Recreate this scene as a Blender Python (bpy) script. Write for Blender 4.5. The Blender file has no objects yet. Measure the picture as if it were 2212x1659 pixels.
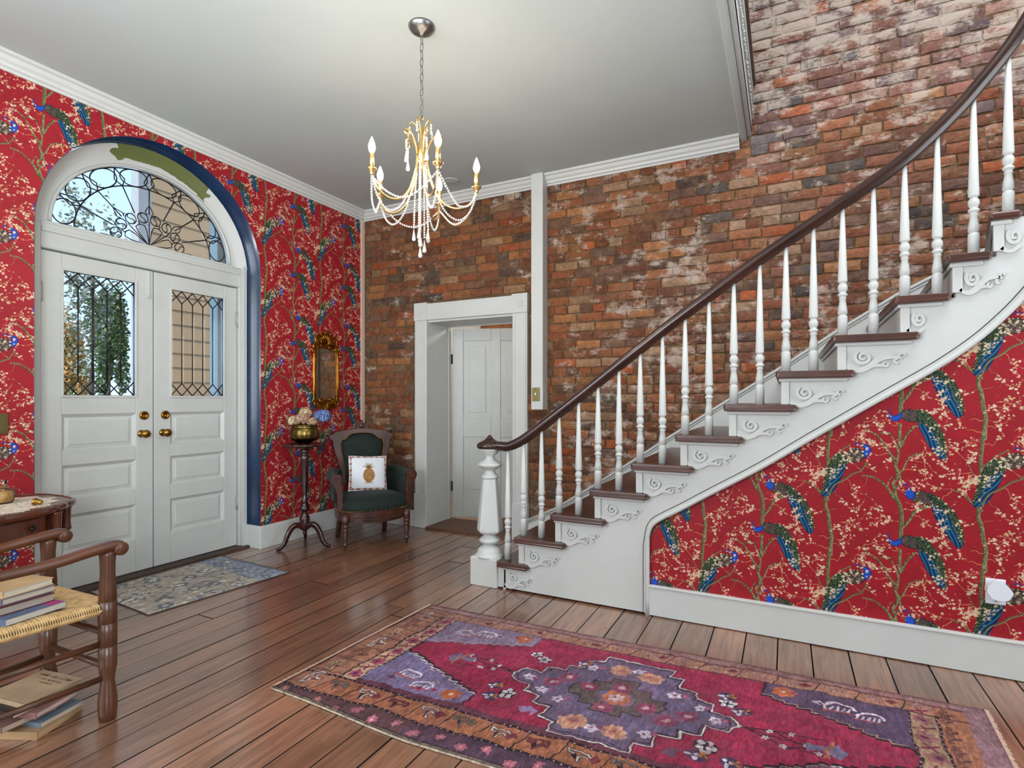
import bpy, bmesh, math, random
import numpy as np
from math import sin, cos, pi, radians, sqrt, atan2
from mathutils import Vector, Matrix
random.seed(7); np.random.seed(7)
C = bpy.context.scene.collection
SC = bpy.context.scene

# ------------------------------------------------------------------ camera, world, sun, lights, exposure
cam_d = bpy.data.cameras.new('camera'); cam = bpy.data.objects.new('camera', cam_d); C.objects.link(cam)
cam.location = (0, 0, 1.25); cam.rotation_euler = (pi/2, 0, radians(26.84))
cam_d.sensor_width = 36; cam_d.lens = 18.976; cam_d.shift_y = 0.01514; cam_d.clip_start = 0.02; cam_d.clip_end = 300
SC.camera = cam
SC.view_settings.view_transform = 'Standard'; SC.view_settings.look = 'None'
SC.view_settings.gamma = 1; SC.view_settings.use_curve_mapping = False
SC.view_settings.exposure = 0.62
SC.cycles.sample_clamp_indirect = 4.0
SC.cycles.max_bounces = 10; SC.cycles.transparent_max_bounces = 16
try: SC.cycles.use_denoising = True
except Exception: pass

W = bpy.data.worlds.new('sky'); SC.world = W; W.use_nodes = True
nt = W.node_tree; nt.nodes.clear()
o_ = nt.nodes.new('ShaderNodeOutputWorld'); bg = nt.nodes.new('ShaderNodeBackground')
tc = nt.nodes.new('ShaderNodeTexCoord'); sp = nt.nodes.new('ShaderNodeSeparateXYZ'); rp = nt.nodes.new('ShaderNodeValToRGB')
nt.links.new(tc.outputs['Generated'], sp.inputs[0]); nt.links.new(sp.outputs['Z'], rp.inputs[0])
rp.color_ramp.elements[0].position = 0.0; rp.color_ramp.elements[0].color = (0.50, 0.68, 0.95, 1)
rp.color_ramp.elements[1].position = 0.6; rp.color_ramp.elements[1].color = (0.26, 0.47, 0.92, 1)
nt.links.new(rp.outputs[0], bg.inputs[0]); bg.inputs[1].default_value = 1.3
nt.links.new(bg.outputs[0], o_.inputs[0])

def light(kind, name, loc, energy, color=(1, 1, 1), rot=(0, 0, 0), size=1, size_y=None):
    d = bpy.data.lights.new(name, kind); d.energy = energy; d.color = color
    if kind == 'AREA':
        d.shape = 'RECTANGLE'; d.size = size; d.size_y = size_y or size
    elif kind == 'SUN': d.angle = size
    else: d.shadow_soft_size = size
    o = bpy.data.objects.new(name, d); o.location = loc; o.rotation_euler = rot; C.objects.link(o); return o
light('SUN', 'sun', (10, -10, 20), 2.2, (1, .96, .88), (radians(52.4), 0, radians(18.4)), .01)
light('AREA', 'rear_fill_light', (-2.7, -2.3, 1.8), 66, (.86, .94, 1), (radians(86), 0, 0), 2.6, 2.2)  # added unseen fill behind the camera; the wall there has no window
light('AREA', 'left_fill_light', (-3.75, -1.2, 1.7), 55, (.84, .93, 1), (radians(88), 0, radians(-66)), 1.6, 2.0)  # added fill in front of the solid left wall, out of view
light('AREA', 'assumed_stair_light', (1.4, 1.9, 5.4), 92, (.9, .95, 1), (radians(24), 0, radians(14)), 2.4, 1.5)  # assumed stairwell window light, unseen; no opening is built for it
light('AREA', 'ceiling_fill_light', (-.8, -.3, 1.5), 92, (.88, .95, 1), (radians(168), 0, radians(20)), 1.2, 1.2)  # added upward fill to brighten the ceiling, standing in for a bounced flash
fl = light('AREA', 'door_fill_light', (1.9, -2.1, 1.9), 13, (.88, .95, 1), (radians(86), 0, radians(53)), 1.3, 1.6); fl.data.spread = radians(48)  # added narrow fill aimed at the front doors; no window stands here
light('AREA', 'right_fill_light', (2.9, 2.1, 1.8), 33, (.86, .94, 1), (radians(88), 0, radians(90)), 1.6, 2.0)  # unseen fill added on the right to brighten the door wall
# ------------------------------------------------------------------ materials
def s2l(c):
    return tuple(((v/255)/12.92 if v/255 <= .04045 else ((v/255+.055)/1.055)**2.4) for v in c[:3])+(1,)
def mat(name, rgb, rough=.5, metal=0, noise=None, rgb2=None, bump=0, bscale=60, coat=0, spec=None, stretch=None, trans=0, dist=.004, nrange=(.35, .7)):
    m = bpy.data.materials.new(name); m.use_nodes = True; n = m.node_tree; b = n.nodes['Principled BSDF']
    b.inputs['Base Color'].default_value = s2l(rgb); b.inputs['Roughness'].default_value = rough; b.inputs['Metallic'].default_value = metal
    if coat: b.inputs['Coat Weight'].default_value = coat; b.inputs['Coat Roughness'].default_value = .12
    if spec is not None: b.inputs['Specular IOR Level'].default_value = spec
    if trans: b.inputs['Transmission Weight'].default_value = trans
    g = n.nodes.new('ShaderNodeTexCoord'); mp = n.nodes.new('ShaderNodeMapping')
    n.links.new(g.outputs['Object'], mp.inputs[0])
    if stretch: mp.inputs['Scale'].default_value = stretch
    if noise:
        t = n.nodes.new('ShaderNodeTexNoise'); t.inputs['Scale'].default_value = noise; t.inputs['Detail'].default_value = 6; t.inputs['Roughness'].default_value = .6
        n.links.new(mp.outputs[0], t.inputs[0]); r = n.nodes.new('ShaderNodeValToRGB'); n.links.new(t.outputs[0], r.inputs[0])
        r.color_ramp.elements[0].color = s2l(rgb); r.color_ramp.elements[1].color = s2l(rgb2 or rgb)
        r.color_ramp.elements[0].position, r.color_ramp.elements[1].position = nrange
        n.links.new(r.outputs[0], b.inputs['Base Color'])
    if bump:
        t2 = n.nodes.new('ShaderNodeTexNoise'); t2.inputs['Scale'].default_value = bscale; t2.inputs['Detail'].default_value = 4
        n.links.new(mp.outputs[0], t2.inputs[0]); bp = n.nodes.new('ShaderNodeBump'); bp.inputs['Strength'].default_value = bump; bp.inputs['Distance'].default_value = dist
        n.links.new(t2.outputs[0], bp.inputs['Height']); n.links.new(bp.outputs[0], b.inputs['Normal'])
    return m
def nd(m, t, **kw):
    x = m.node_tree.nodes.new(t)
    for k, v in kw.items(): setattr(x, k, v)
    return x
def lk(m, a, b): m.node_tree.links.new(a, b)

# ------------------------------------------------------------------ mesh builder
class MB:
    def __init__(s): s.v = []; s.f = []; s.sm = []; s.col = None
    def add(s, vs, fs, smooth=False):
        k = len(s.v); s.v += [tuple(p) for p in vs]
        s.f += [tuple(i+k for i in f) for f in fs]; s.sm += [smooth]*len(fs); return s
    def box(s, x0, x1, y0, y1, z0, z1):
        return s.add([(x0,y0,z0),(x1,y0,z0),(x1,y1,z0),(x0,y1,z0),(x0,y0,z1),(x1,y0,z1),(x1,y1,z1),(x0,y1,z1)],
                     [(0,3,2,1),(4,5,6,7),(0,1,5,4),(1,2,6,5),(2,3,7,6),(3,0,4,7)])
    def prism(s, poly, axis, a, b):
        n = len(poly)
        def P(q, t):
            return (t, q[0], q[1]) if axis == 'x' else ((q[0], t, q[1]) if axis == 'y' else (q[0], q[1], t))
        vs = [P(q, a) for q in poly]+[P(q, b) for q in poly]
        fs = [tuple(range(n)), tuple(range(2*n-1, n-1, -1))]+[(i, (i+1) % n, (i+1) % n+n, i+n) for i in range(n)]
        return s.add(vs, fs)
    def lathe(s, prof, c=(0,0,0), seg=16, smooth=True, axis=None, a0=0):
        # prof: (r,z) list; axis: optional 3x3 mapping
        vs = []; fs = []; n = len(prof)
        for r, z in prof:
            for k in range(seg):
                t = 2*pi*k/seg+a0; p = Vector((r*cos(t), r*sin(t), z))
                if axis is not None: p = axis @ p
                vs.append((p.x+c[0], p.y+c[1], p.z+c[2]))
        for i in range(n-1):
            for k in range(seg):
                k2 = (k+1) % seg; fs.append((i*seg+k, i*seg+k2, (i+1)*seg+k2, (i+1)*seg+k))
        fs.append(tuple(range(seg-1, -1, -1))); fs.append(tuple((n-1)*seg+k for k in range(seg)))
        return s.add(vs, fs, smooth)
    def sweep(s, pts, sec, up=(0,0,1), scales=None, cap=True, smooth=True, closed=False):
        pts = [Vector(p) for p in pts]; n = len(pts); m = len(sec); vs = []; fs = []; u0 = Vector(up)
        for i, p in enumerate(pts):
            if closed: d = pts[(i+1) % n]-pts[i-1]
            else: d = pts[min(i+1, n-1)]-pts[max(i-1, 0)]
            d.normalize(); r = d.cross(u0)
            if r.length < 1e-4: r = d.cross(Vector((1, .01, 0)))
            r.normalize(); u = r.cross(d)
            k = scales[i] if scales else 1
            for a, b in sec: q = p+r*a*k+u*b*k; vs.append(tuple(q))
        for i in range(n if closed else n-1):
            j = (i+1) % n
            for q in range(m): fs.append((i*m+q, i*m+(q+1) % m, j*m+(q+1) % m, j*m+q))
        if cap and not closed: fs.append(tuple(range(m-1, -1, -1))); fs.append(tuple((n-1)*m+q for q in range(m)))
        return s.add(vs, fs, smooth)
    def tube(s, pts, r, seg=8, r1=None, closed=False, up=(0,0,1)):
        sec = [(r*cos(2*pi*k/seg), r*sin(2*pi*k/seg)) for k in range(seg)]
        n = len(pts); sc = None
        if r1 is not None: sc = [1+(r1/r-1)*i/max(n-1, 1) for i in range(n)]
        return s.sweep(pts, sec, up=up, scales=sc, closed=closed)
    def ball(s, c, r, seg=8, rings=5, sc=(1,1,1)):
        vs = [(c[0], c[1], c[2]-r*sc[2])]; fs = []
        for i in range(1, rings):
            ph = -pi/2+pi*i/rings
            for k in range(seg):
                t = 2*pi*k/seg; vs.append((c[0]+r*sc[0]*cos(ph)*cos(t), c[1]+r*sc[1]*cos(ph)*sin(t), c[2]+r*sc[2]*sin(ph)))
        vs.append((c[0], c[1], c[2]+r*sc[2])); L = len(vs)-1
        for k in range(seg):
            fs.append((0, 1+(k+1) % seg, 1+k)); fs.append((L, L-seg+k, L-seg+(k+1) % seg))
        for i in range(rings-2):
            for k in range(seg):
                a = 1+i*seg; fs.append((a+k, a+(k+1) % seg, a+seg+(k+1) % seg, a+seg+k))
        return s.add(vs, fs, True)
    def ribbon(s, pts, widths, y0, y1):
        # flat scroll in the xz plane with thickness y0..y1
        n = len(pts); L = []; R = []
        for i in range(n):
            a = pts[max(i-1, 0)]; b = pts[min(i+1, n-1)]; dx, dz = b[0]-a[0], b[1]-a[1]; l = sqrt(dx*dx+dz*dz) or 1
            w = widths[i]/2 if isinstance(widths, (list, tuple)) else widths/2
            L.append((pts[i][0]-dz/l*w, pts[i][1]+dx/l*w)); R.append((pts[i][0]+dz/l*w, pts[i][1]-dx/l*w))
        vs = []; fs = []
        for i in range(n): vs += [(L[i][0], y0, L[i][1]), (R[i][0], y0, R[i][1]), (L[i][0], y1, L[i][1]), (R[i][0], y1, R[i][1])]
        for i in range(n-1):
            a = 4*i; b = a+4; fs += [(a, a+1, b+1, b), (a+2, b+2, b+3, a+3), (a, b, b+2, a+2), (a+1, a+3, b+3, b+1)]
        fs += [(0, 2, 3, 1), (4*n-4, 4*n-3, 4*n-1, 4*n-2)]
        return s.add(vs, fs)
    def xform(s, M, start=0):
        s.v[start:] = [tuple(M @ Vector(p)) for p in s.v[start:]]; return s
    def mesh(s, name, m, uv=None, fix=True, org=(0,0,0)):
        me = bpy.data.meshes.new(name)
        me.from_pydata([(a-org[0], b-org[1], c-org[2]) for a, b, c in s.v], [], s.f)
        if m is not None:
            for q in (m if isinstance(m, (list, tuple)) else [m]): me.materials.append(q)
        me.polygons.foreach_set('use_smooth', s.sm)
        if fix and len(s.f) < 60000:
            b = bmesh.new(); b.from_mesh(me); bmesh.ops.recalc_face_normals(b, faces=b.faces)
            big = [f for f in b.faces if len(f.verts) > 4]
            if big: bmesh.ops.triangulate(b, faces=big)
            b.to_mesh(me); b.free()
        if uv:
            l = me.uv_layers.new(name='UVMap'); d = l.data
            for lp in me.loops:
                co = me.vertices[lp.vertex_index].co; d[lp.index].uv = uv(co.x+org[0], co.y+org[1], co.z+org[2])
        return me
WL = {}
def W_(o): return WL.get(o.name, (0, 0, 0))
def place(o, parent, loc):
    WL[o.name] = tuple(loc)
    if parent is not None:
        o.parent = parent; p = W_(parent); o.location = (loc[0]-p[0], loc[1]-p[1], loc[2]-p[2])
    else: o.location = loc
def obj(name, mb, m, parent=None, loc=None, uv=None, bevel=0, seg=2, subsurf=0, mod_angle=35):
    """one mesh object; geometry in world metres; origin moved to loc (default: the parent's)"""
    if loc is None: loc = W_(parent) if parent is not None else (0, 0, 0)
    me = mb if isinstance(mb, bpy.types.Mesh) else mb.mesh(name, m, uv, org=loc)
    o = bpy.data.objects.new(name, me); C.objects.link(o); place(o, parent, loc)
    if bevel:
        b = o.modifiers.new('bevel', 'BEVEL'); b.width = bevel; b.segments = seg; b.limit_method = 'ANGLE'; b.angle_limit = radians(mod_angle)
        b.harden_normals = False
    if subsurf:
        b = o.modifiers.new('sub', 'SUBSURF'); b.levels = subsurf; b.render_levels = subsurf
    return o
def thing(name, label, cat, loc, group=None):
    o = bpy.data.objects.new(name, None); C.objects.link(o); o.empty_display_size = .1
    o['label'] = label; o['category'] = cat
    if group: o['group'] = group
    place(o, None, loc); return o
def tag(o, label, cat, group=None):
    o['label'] = label; o['category'] = cat
    if group: o['group'] = group
    return o
def struct(o): o['kind'] = 'structure'; return o
def sroot(name, loc=(0,0,0)):
    o = bpy.data.objects.new(name, None); C.objects.link(o); o['kind'] = 'structure'; place(o, None, loc); return o
def stuff(o): o['kind'] = 'stuff'; return o
def catmull(pts, k=6):
    P = [Vector(p) for p in pts]; out = []
    for i in range(len(P)-1):
        a = P[max(i-1, 0)]; b = P[i]; c = P[i+1]; d = P[min(i+2, len(P)-1)]
        for j in range(k):
            t = j/k; out.append(.5*((2*b)+(c-a)*t+(2*a-5*b+4*c-d)*t*t+(3*b-a-3*c+d)*t**3))
    out.append(P[-1]); return out

# ------------------------------------------------------------------ numpy painter for printed / woven patterns
class Paint:
    def __init__(s, w, h, mm, bg, wrap=False):
        s.w, s.h, s.mm, s.wrap = w, h, mm, wrap   # mm: pixels per unit
        s.a = np.empty((h, w, 3), np.float32); s.a[:] = np.array(bg, np.float32)/255
    def win(s, x0, x1, y0, y1):
        x0, x1, y0, y1 = int(math.floor(x0)), int(math.ceil(x1))+1, int(math.floor(y0)), int(math.ceil(y1))+1
        if not s.wrap: x0, y0, x1, y1 = max(x0, 0), max(y0, 0), min(x1, s.w), min(y1, s.h)
        if x1 <= x0 or y1 <= y0: return None
        X, Y = np.meshgrid(np.arange(x0, x1)+.5, np.arange(y0, y1)+.5)
        return X, Y, (np.ix_(np.arange(y0, y1) % s.h, np.arange(x0, x1) % s.w))
    def put(s, ix, m, col):
        col = np.array(col, np.float32)
        if col.ndim == 1: col = col/255
        m = np.clip(m, 0, 1)[..., None]; s.a[ix] = s.a[ix]*(1-m)+col*m
    def seg(s, p, q, r0, r1, col, rim=None):
        k = s.mm; px, py, qx, qy = p[0]*k, p[1]*k, q[0]*k, q[1]*k; r0 *= k; r1 *= k; R = max(r0, r1)+2
        w = s.win(min(px, qx)-R, max(px, qx)+R, min(py, qy)-R, max(py, qy)+R)
        if w is None: return
        X, Y, ix = w; dx, dy = qx-px, qy-py; L = dx*dx+dy*dy+1e-9
        t = np.clip(((X-px)*dx+(Y-py)*dy)/L, 0, 1); d = np.hypot(X-px-t*dx, Y-py-t*dy); r = r0+(r1-r0)*t
        if rim is not None:
            sd = ((X-px)*dy-(Y-py)*dx)/sqrt(L)/np.maximum(r, .5)
            sh = np.clip(.5+.5*sd, 0, 1)[..., None]; c = np.array(col)/255*sh+np.array(rim)/255*(1-sh)
            s.put(ix, r-d+.5, c.astype(np.float32))
        else: s.put(ix, r-d+.5, col)
    def line(s, pts, r0, r1, col, rim=None):
        n = len(pts)-1
        for i in range(n): s.seg(pts[i], pts[i+1], r0+(r1-r0)*i/n, r0+(r1-r0)*(i+1)/n, col, rim)
    def poly(s, pts, col, col2=None, fn=None):
        k = s.mm; P = np.array(pts, float)*k; w = s.win(P[:,0].min()-2, P[:,0].max()+2, P[:,1].min()-2, P[:,1].max()+2)
        if w is None: return None
        X, Y, ix = w; ins = np.zeros(X.shape, bool); dm = np.full(X.shape, 1e9); n = len(P)
        for i in range(n):
            x0, y0 = P[i]; x1, y1 = P[(i+1) % n]
            if y0 != y1:
                c = (y0 > Y) != (y1 > Y); ins ^= c & (X < (x1-x0)*(Y-y0)/(y1-y0)+x0)
            L = (x1-x0)**2+(y1-y0)**2+1e-9; t = np.clip(((X-x0)*(x1-x0)+(Y-y0)*(y1-y0))/L, 0, 1)
            dm = np.minimum(dm, np.hypot(X-x0-t*(x1-x0), Y-y0-t*(y1-y0)))
        m = np.where(ins, dm, -dm)+.5
        if fn is not None: col = fn(X/k, Y/k, dm/k)
        s.put(ix, m, col); return P/k
    def ell(s, c, rx, ry, a, col):
        k = s.mm; cx, cy = c[0]*k, c[1]*k; rx *= k; ry *= k; R = max(rx, ry)+2; w = s.win(cx-R, cx+R, cy-R, cy+R)
        if w is None: return
        X, Y, ix = w; u = (X-cx)*cos(a)+(Y-cy)*sin(a); v = -(X-cx)*sin(a)+(Y-cy)*cos(a)
        q = np.sqrt((u/rx)**2+(v/ry)**2); s.put(ix, (1-q)*min(rx, ry)+.5, col)
    def flower(s, c, r, col, mid, n=5, a0=None, sq=1):
        a0 = random.random()*6 if a0 is None else a0
        for i in range(n):
            a = a0+2*pi*i/n; k = random.uniform(.85, 1.1)
            s.ell((c[0]+cos(a)*r*.55, c[1]+sin(a)*r*.55*sq), r*.5*k, r*.36*k, a, col)
        s.ell(c, r*.2, r*.2, 0, mid)
    def image(s, name):
        im = bpy.data.images.new(name, s.w, s.h); px = np.ones((s.h, s.w, 4), np.float32); px[..., :3] = np.clip(s.a, 0, 1)
        im.pixels.foreach_set(px.ravel()); im.update(); im.pack(); return im
def vnoise(h, w, cell, seed=0, wrap=True):
    r = np.random.RandomState(seed); gy, gx = max(2, int(round(h/cell))), max(2, int(round(w/cell))); g = r.rand(gy, gx)
    y = np.arange(h)*gy/h; x = np.arange(w)*gx/w; y0 = y.astype(int); x0 = x.astype(int); fy = (y-y0)[:, None]; fx = (x-x0)[None]
    fy = fy*fy*(3-2*fy); fx = fx*fx*(3-2*fx); y1 = (y0+1) % gy; x1 = (x0+1) % gx
    return (g[np.ix_(y0, x0)]*(1-fy)*(1-fx)+g[np.ix_(y1, x0)]*fy*(1-fx)+g[np.ix_(y0, x1)]*(1-fy)*fx+g[np.ix_(y1, x1)]*fy*fx).astype(np.float32)
def imgmat(name, im, rough=.6, spec=.4, bump=0, bscale=200, dist=.003):
    m = bpy.data.materials.new(name); m.use_nodes = True; b = m.node_tree.nodes['Principled BSDF']
    t = nd(m, 'ShaderNodeTexImage'); t.image = im; t.extension = 'REPEAT'; u = nd(m, 'ShaderNodeUVMap'); lk(m, u.outputs[0], t.inputs[0])
    lk(m, t.outputs[0], b.inputs['Base Color']); b.inputs['Roughness'].default_value = rough; b.inputs['Specular IOR Level'].default_value = spec
    if bump:
        g = nd(m, 'ShaderNodeTexCoord'); n = nd(m, 'ShaderNodeTexNoise'); n.inputs['Scale'].default_value = bscale; n.inputs['Detail'].default_value = 3
        lk(m, g.outputs['Object'], n.inputs[0]); bp = nd(m, 'ShaderNodeBump'); bp.inputs['Strength'].default_value = bump; bp.inputs['Distance'].default_value = dist
        lk(m, n.outputs[0], bp.inputs['Height']); lk(m, bp.outputs[0], b.inputs['Normal'])
    return m

M = {}
M['white'] = mat('white_gloss_paint', (203, 204, 201), .42, noise=3, rgb2=(196, 197, 193), bump=.15, bscale=25, dist=.002)
M['door_white'] = mat('white_door_paint', (196, 197, 193), .38, noise=4, rgb2=(188, 189, 185), bump=.2, bscale=22, dist=.002)
M['ceiling'] = mat('ceiling_paint', (182, 189, 187), .75, noise=1.2, rgb2=(177, 184, 182), bump=.12, bscale=14, dist=.003)
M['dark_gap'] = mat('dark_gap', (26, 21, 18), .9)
M['navy'] = mat('navy_gloss_paint', (12, 44, 80), .24, noise=5, rgb2=(9, 32, 58), bump=.08, bscale=20, coat=.3)
M['rail_wood'] = mat('dark_walnut_rail', (62, 34, 25), .26, noise=6, rgb2=(40, 21, 16), coat=.35, bump=.05)
M['tread_wood'] = mat('worn_tread_wood', (86, 50, 40), .33, noise=5, rgb2=(60, 35, 29), bump=.1, bscale=40, coat=.15, stretch=(1, .25, 1))
M['mahogany'] = mat('mahogany', (56, 18, 17), .22, noise=7, rgb2=(34, 11, 11), coat=.4)
M['walnut'] = mat('carved_walnut', (80, 42, 31), .35, noise=8, rgb2=(52, 27, 20), coat=.2, bump=.08)
M['table_wood'] = mat('table_wood', (88, 42, 24), .25, noise=5, rgb2=(68, 32, 18), coat=.35, stretch=(1, 1, .3))
M['chair_wood'] = mat('chair_maple', (94, 54, 32), .34, noise=5, rgb2=(62, 36, 22), coat=.15, stretch=(1, 1, .25))
M['gold'] = mat('gilt_gold', (178, 124, 46), .3, 1, noise=18, rgb2=(128, 82, 26), bump=.2, bscale=60)
M['champagne'] = mat('champagne_gold', (222, 190, 130), .3, 1)
M['brass'] = mat('aged_brass', (172, 128, 60), .22, 1, noise=12, rgb2=(126, 92, 44), bump=.04)
M['pot_brass'] = mat('brass_pot', (128, 106, 56), .28, 1, noise=10, rgb2=(78, 64, 34))
M['nickel'] = mat('brushed_nickel', (140, 140, 138), .35, 1)
M['steel_hinge'] = mat('painted_hinge', (168, 168, 164), .4, .2)
M['olive_brass'] = mat('olive_brass_plate', (104, 96, 58), .35, .8)
M['velvet'] = mat('green_velvet', (8, 31, 22), .8, noise=9, rgb2=(4, 16, 12), bump=.15, bscale=120)
M['velvet'].node_tree.nodes['Principled BSDF'].inputs['Sheen Weight'].default_value = .06
M['lead'] = mat('lead_came', (54, 46, 46), .45, .7)
M['rush'] = mat('woven_rush', (222, 188, 134), .55, noise=40, rgb2=(178, 136, 84))
M['black'] = mat('black_iron', (24, 20, 18), .4)
M['cream_plastic'] = mat('white_plastic', (226, 230, 238), .3)
def glassmat(name, tint=(1, 1, 1), gl=.12):
    m = bpy.data.materials.new(name); m.use_nodes = True; n = m.node_tree; n.nodes.clear()
    o = n.nodes.new('ShaderNodeOutputMaterial'); mx = n.nodes.new('ShaderNodeMixShader'); t = n.nodes.new('ShaderNodeBsdfTransparent'); g = n.nodes.new('ShaderNodeBsdfGlossy')
    g.inputs['Roughness'].default_value = .03; t.inputs[0].default_value = (*tint, 1); fr = n.nodes.new('ShaderNodeFresnel'); fr.inputs[0].default_value = 1.45
    n.links.new(fr.outputs[0], mx.inputs[0]); n.links.new(t.outputs[0], mx.inputs[1]); n.links.new(g.outputs[0], mx.inputs[2]); n.links.new(mx.outputs[0], o.inputs[0]); return m
M['pane'] = glassmat('leaded_glass', (.97, .98, .98))
M['crystal'] = mat('crystal', (252, 250, 244), .05, 0, trans=.55, spec=.9)
M['mirror'] = mat('mirror_glass', (225, 228, 226), .03, 1)
def emat(name, rgb, st):
    m = bpy.data.materials.new(name); m.use_nodes = True; b = m.node_tree.nodes['Principled BSDF']
    b.inputs['Emission Color'].default_value = s2l(rgb); b.inputs['Emission Strength'].default_value = st; b.inputs['Base Color'].default_value = (1, 1, 1, 1); return m
M['bulb'] = emat('lit_bulb', (255, 238, 210), 185)
# ------------------------------------------------------------------ printed wallpaper: one 605 mm repeat, drawn from the paper's own motif
TILE = {'B':[([(495,575),(498,634),(500,697),(488,754),(467,777),(457,798)],17,15),([(458,798),(432,834),(397,863),(372,872),(343,874)],11,5),([(484,758),(477,791),(472,820),(467,840),(481,871),(488,896)],12,12),([(474,820),(488,833),(495,863),(490,896)],9,9),([(490,892),(477,925),(474,958),(453,986),(436,1023),(415,1056),(393,1081),(358,1101),(347,1135)],14,5),([(488,896),(505,914),(517,944),(524,965),(552,987),(589,992)],9,4),([(479,933),(487,980),(486,1013)],9,10),([(486,1013),(501,1034),(515,1072),(535,1102),(552,1123)],11,9),([(491,1026),(492,1084),(495,1130)],13,13),([(481,1025),(467,1054),(457,1083),(439,1089),(411,1082)],7,4),([(501,630),(530,671),(549,710),(576,731),(615,747)],11,13),([(205,467),(206,515),(209,564),(200,615),(195,668),(182,719),(188,755),(199,786),(194,882),(192,979),(197,1032),(199,1084),(205,1106)],17,14),([(199,769),(220,818),(263,848),(300,880),(333,897),(351,926),(361,944)],10,6),([(192,935),(222,967),(252,999),(289,1022)],8,4),([(195,742),(153,783),(123,816),(87,831)],10,5),([(444,818),(448,847),(462,878)],5,3),([(188,882),(161,916),(142,968)],6,3)],'L':{'neck':[(530,830),(524,824),(513,806),(513,792),(522,780),(535,771),(549,780),(554,797),(547,813),(539,816),(535,829)],'body':[(549,805),(562,814),(586,818),(602,805),(615,781),(617,761),(602,750),(576,749),(552,760),(537,771),(547,788)],'tail1':[(596,804),(612,808),(645,788),(677,758),(703,724),(722,682),(734,639),(737,596),(731,563),(718,602),(699,648),(677,694),(648,731),(619,757)],'tail2':[(615,757),(648,731),(677,694),(699,648),(718,602),(731,563),(712,561),(690,594),(667,628),(645,662),(628,701),(619,729)],'head':[(530,824)],'crest':[(530,834),(512,846)]},'M':{'neck':[(444,576),(453,579),(465,567),(484,572),(500,582),(501,560),(484,541),(465,542),(455,552),(446,561)],'body':[(498,584),(508,596),(535,599),(559,587),(564,563),(556,537),(535,537),(508,548),(498,563)],'tail1':[(552,595),(579,596),(612,573),(641,528),(663,482),(672,431),(675,383),(672,350),(658,400),(632,457),(602,506),(569,535),(556,550)],'tail2':[(564,538),(602,506),(632,457),(658,400),(671,350),(645,370),(622,403),(602,437),(586,475),(569,510)],'head':[(449,570)],'crest':[(446,578),(446,595)]},'R':{'neck':[(336,1024),(345,1032),(361,1027),(376,1012),(376,991),(365,974),(351,962),(342,986),(348,1007),(342,1015)],'body':[(343,998),(351,965),(329,942),(300,938),(274,935),(270,978),(292,1005),(322,1010)],'tail1':[(289,1000),(252,982),(222,967),(203,936),(184,882),(173,828),(161,766),(188,785),(218,858),(252,903),(281,935)],'tail2':[(274,931),(244,903),(214,862),(192,812),(165,757),(207,774),(229,810),(252,860),(268,904)],'head':[(343,1026)],'crest':[(331,1030),(313,1036)]}}
def widen(k, f):
    B = TILE[k]; t1, t2 = B['tail1'], B['tail2']; cx = sum(p[0] for p in t1)/len(t1); cy = sum(p[1] for p in t1)/len(t1)
    ex = sum(p[0] for p in t2)/len(t2); ey = sum(p[1] for p in t2)/len(t2); L = sqrt((cx-ex)**2+(cy-ey)**2)
    n = len(t2)
    B['tail2'] = [(x+(cx-ex)/L*f*(1 if 0 < i < n//2+1 else -.25)*(i not in (0, n//2)), y+(cy-ey)/L*f*(1 if 0 < i < n//2+1 else -.25)*(i not in (0, n//2))) for i, (x, y) in enumerate(t2)]
for k in 'LMR': widen(k, 13)
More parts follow.
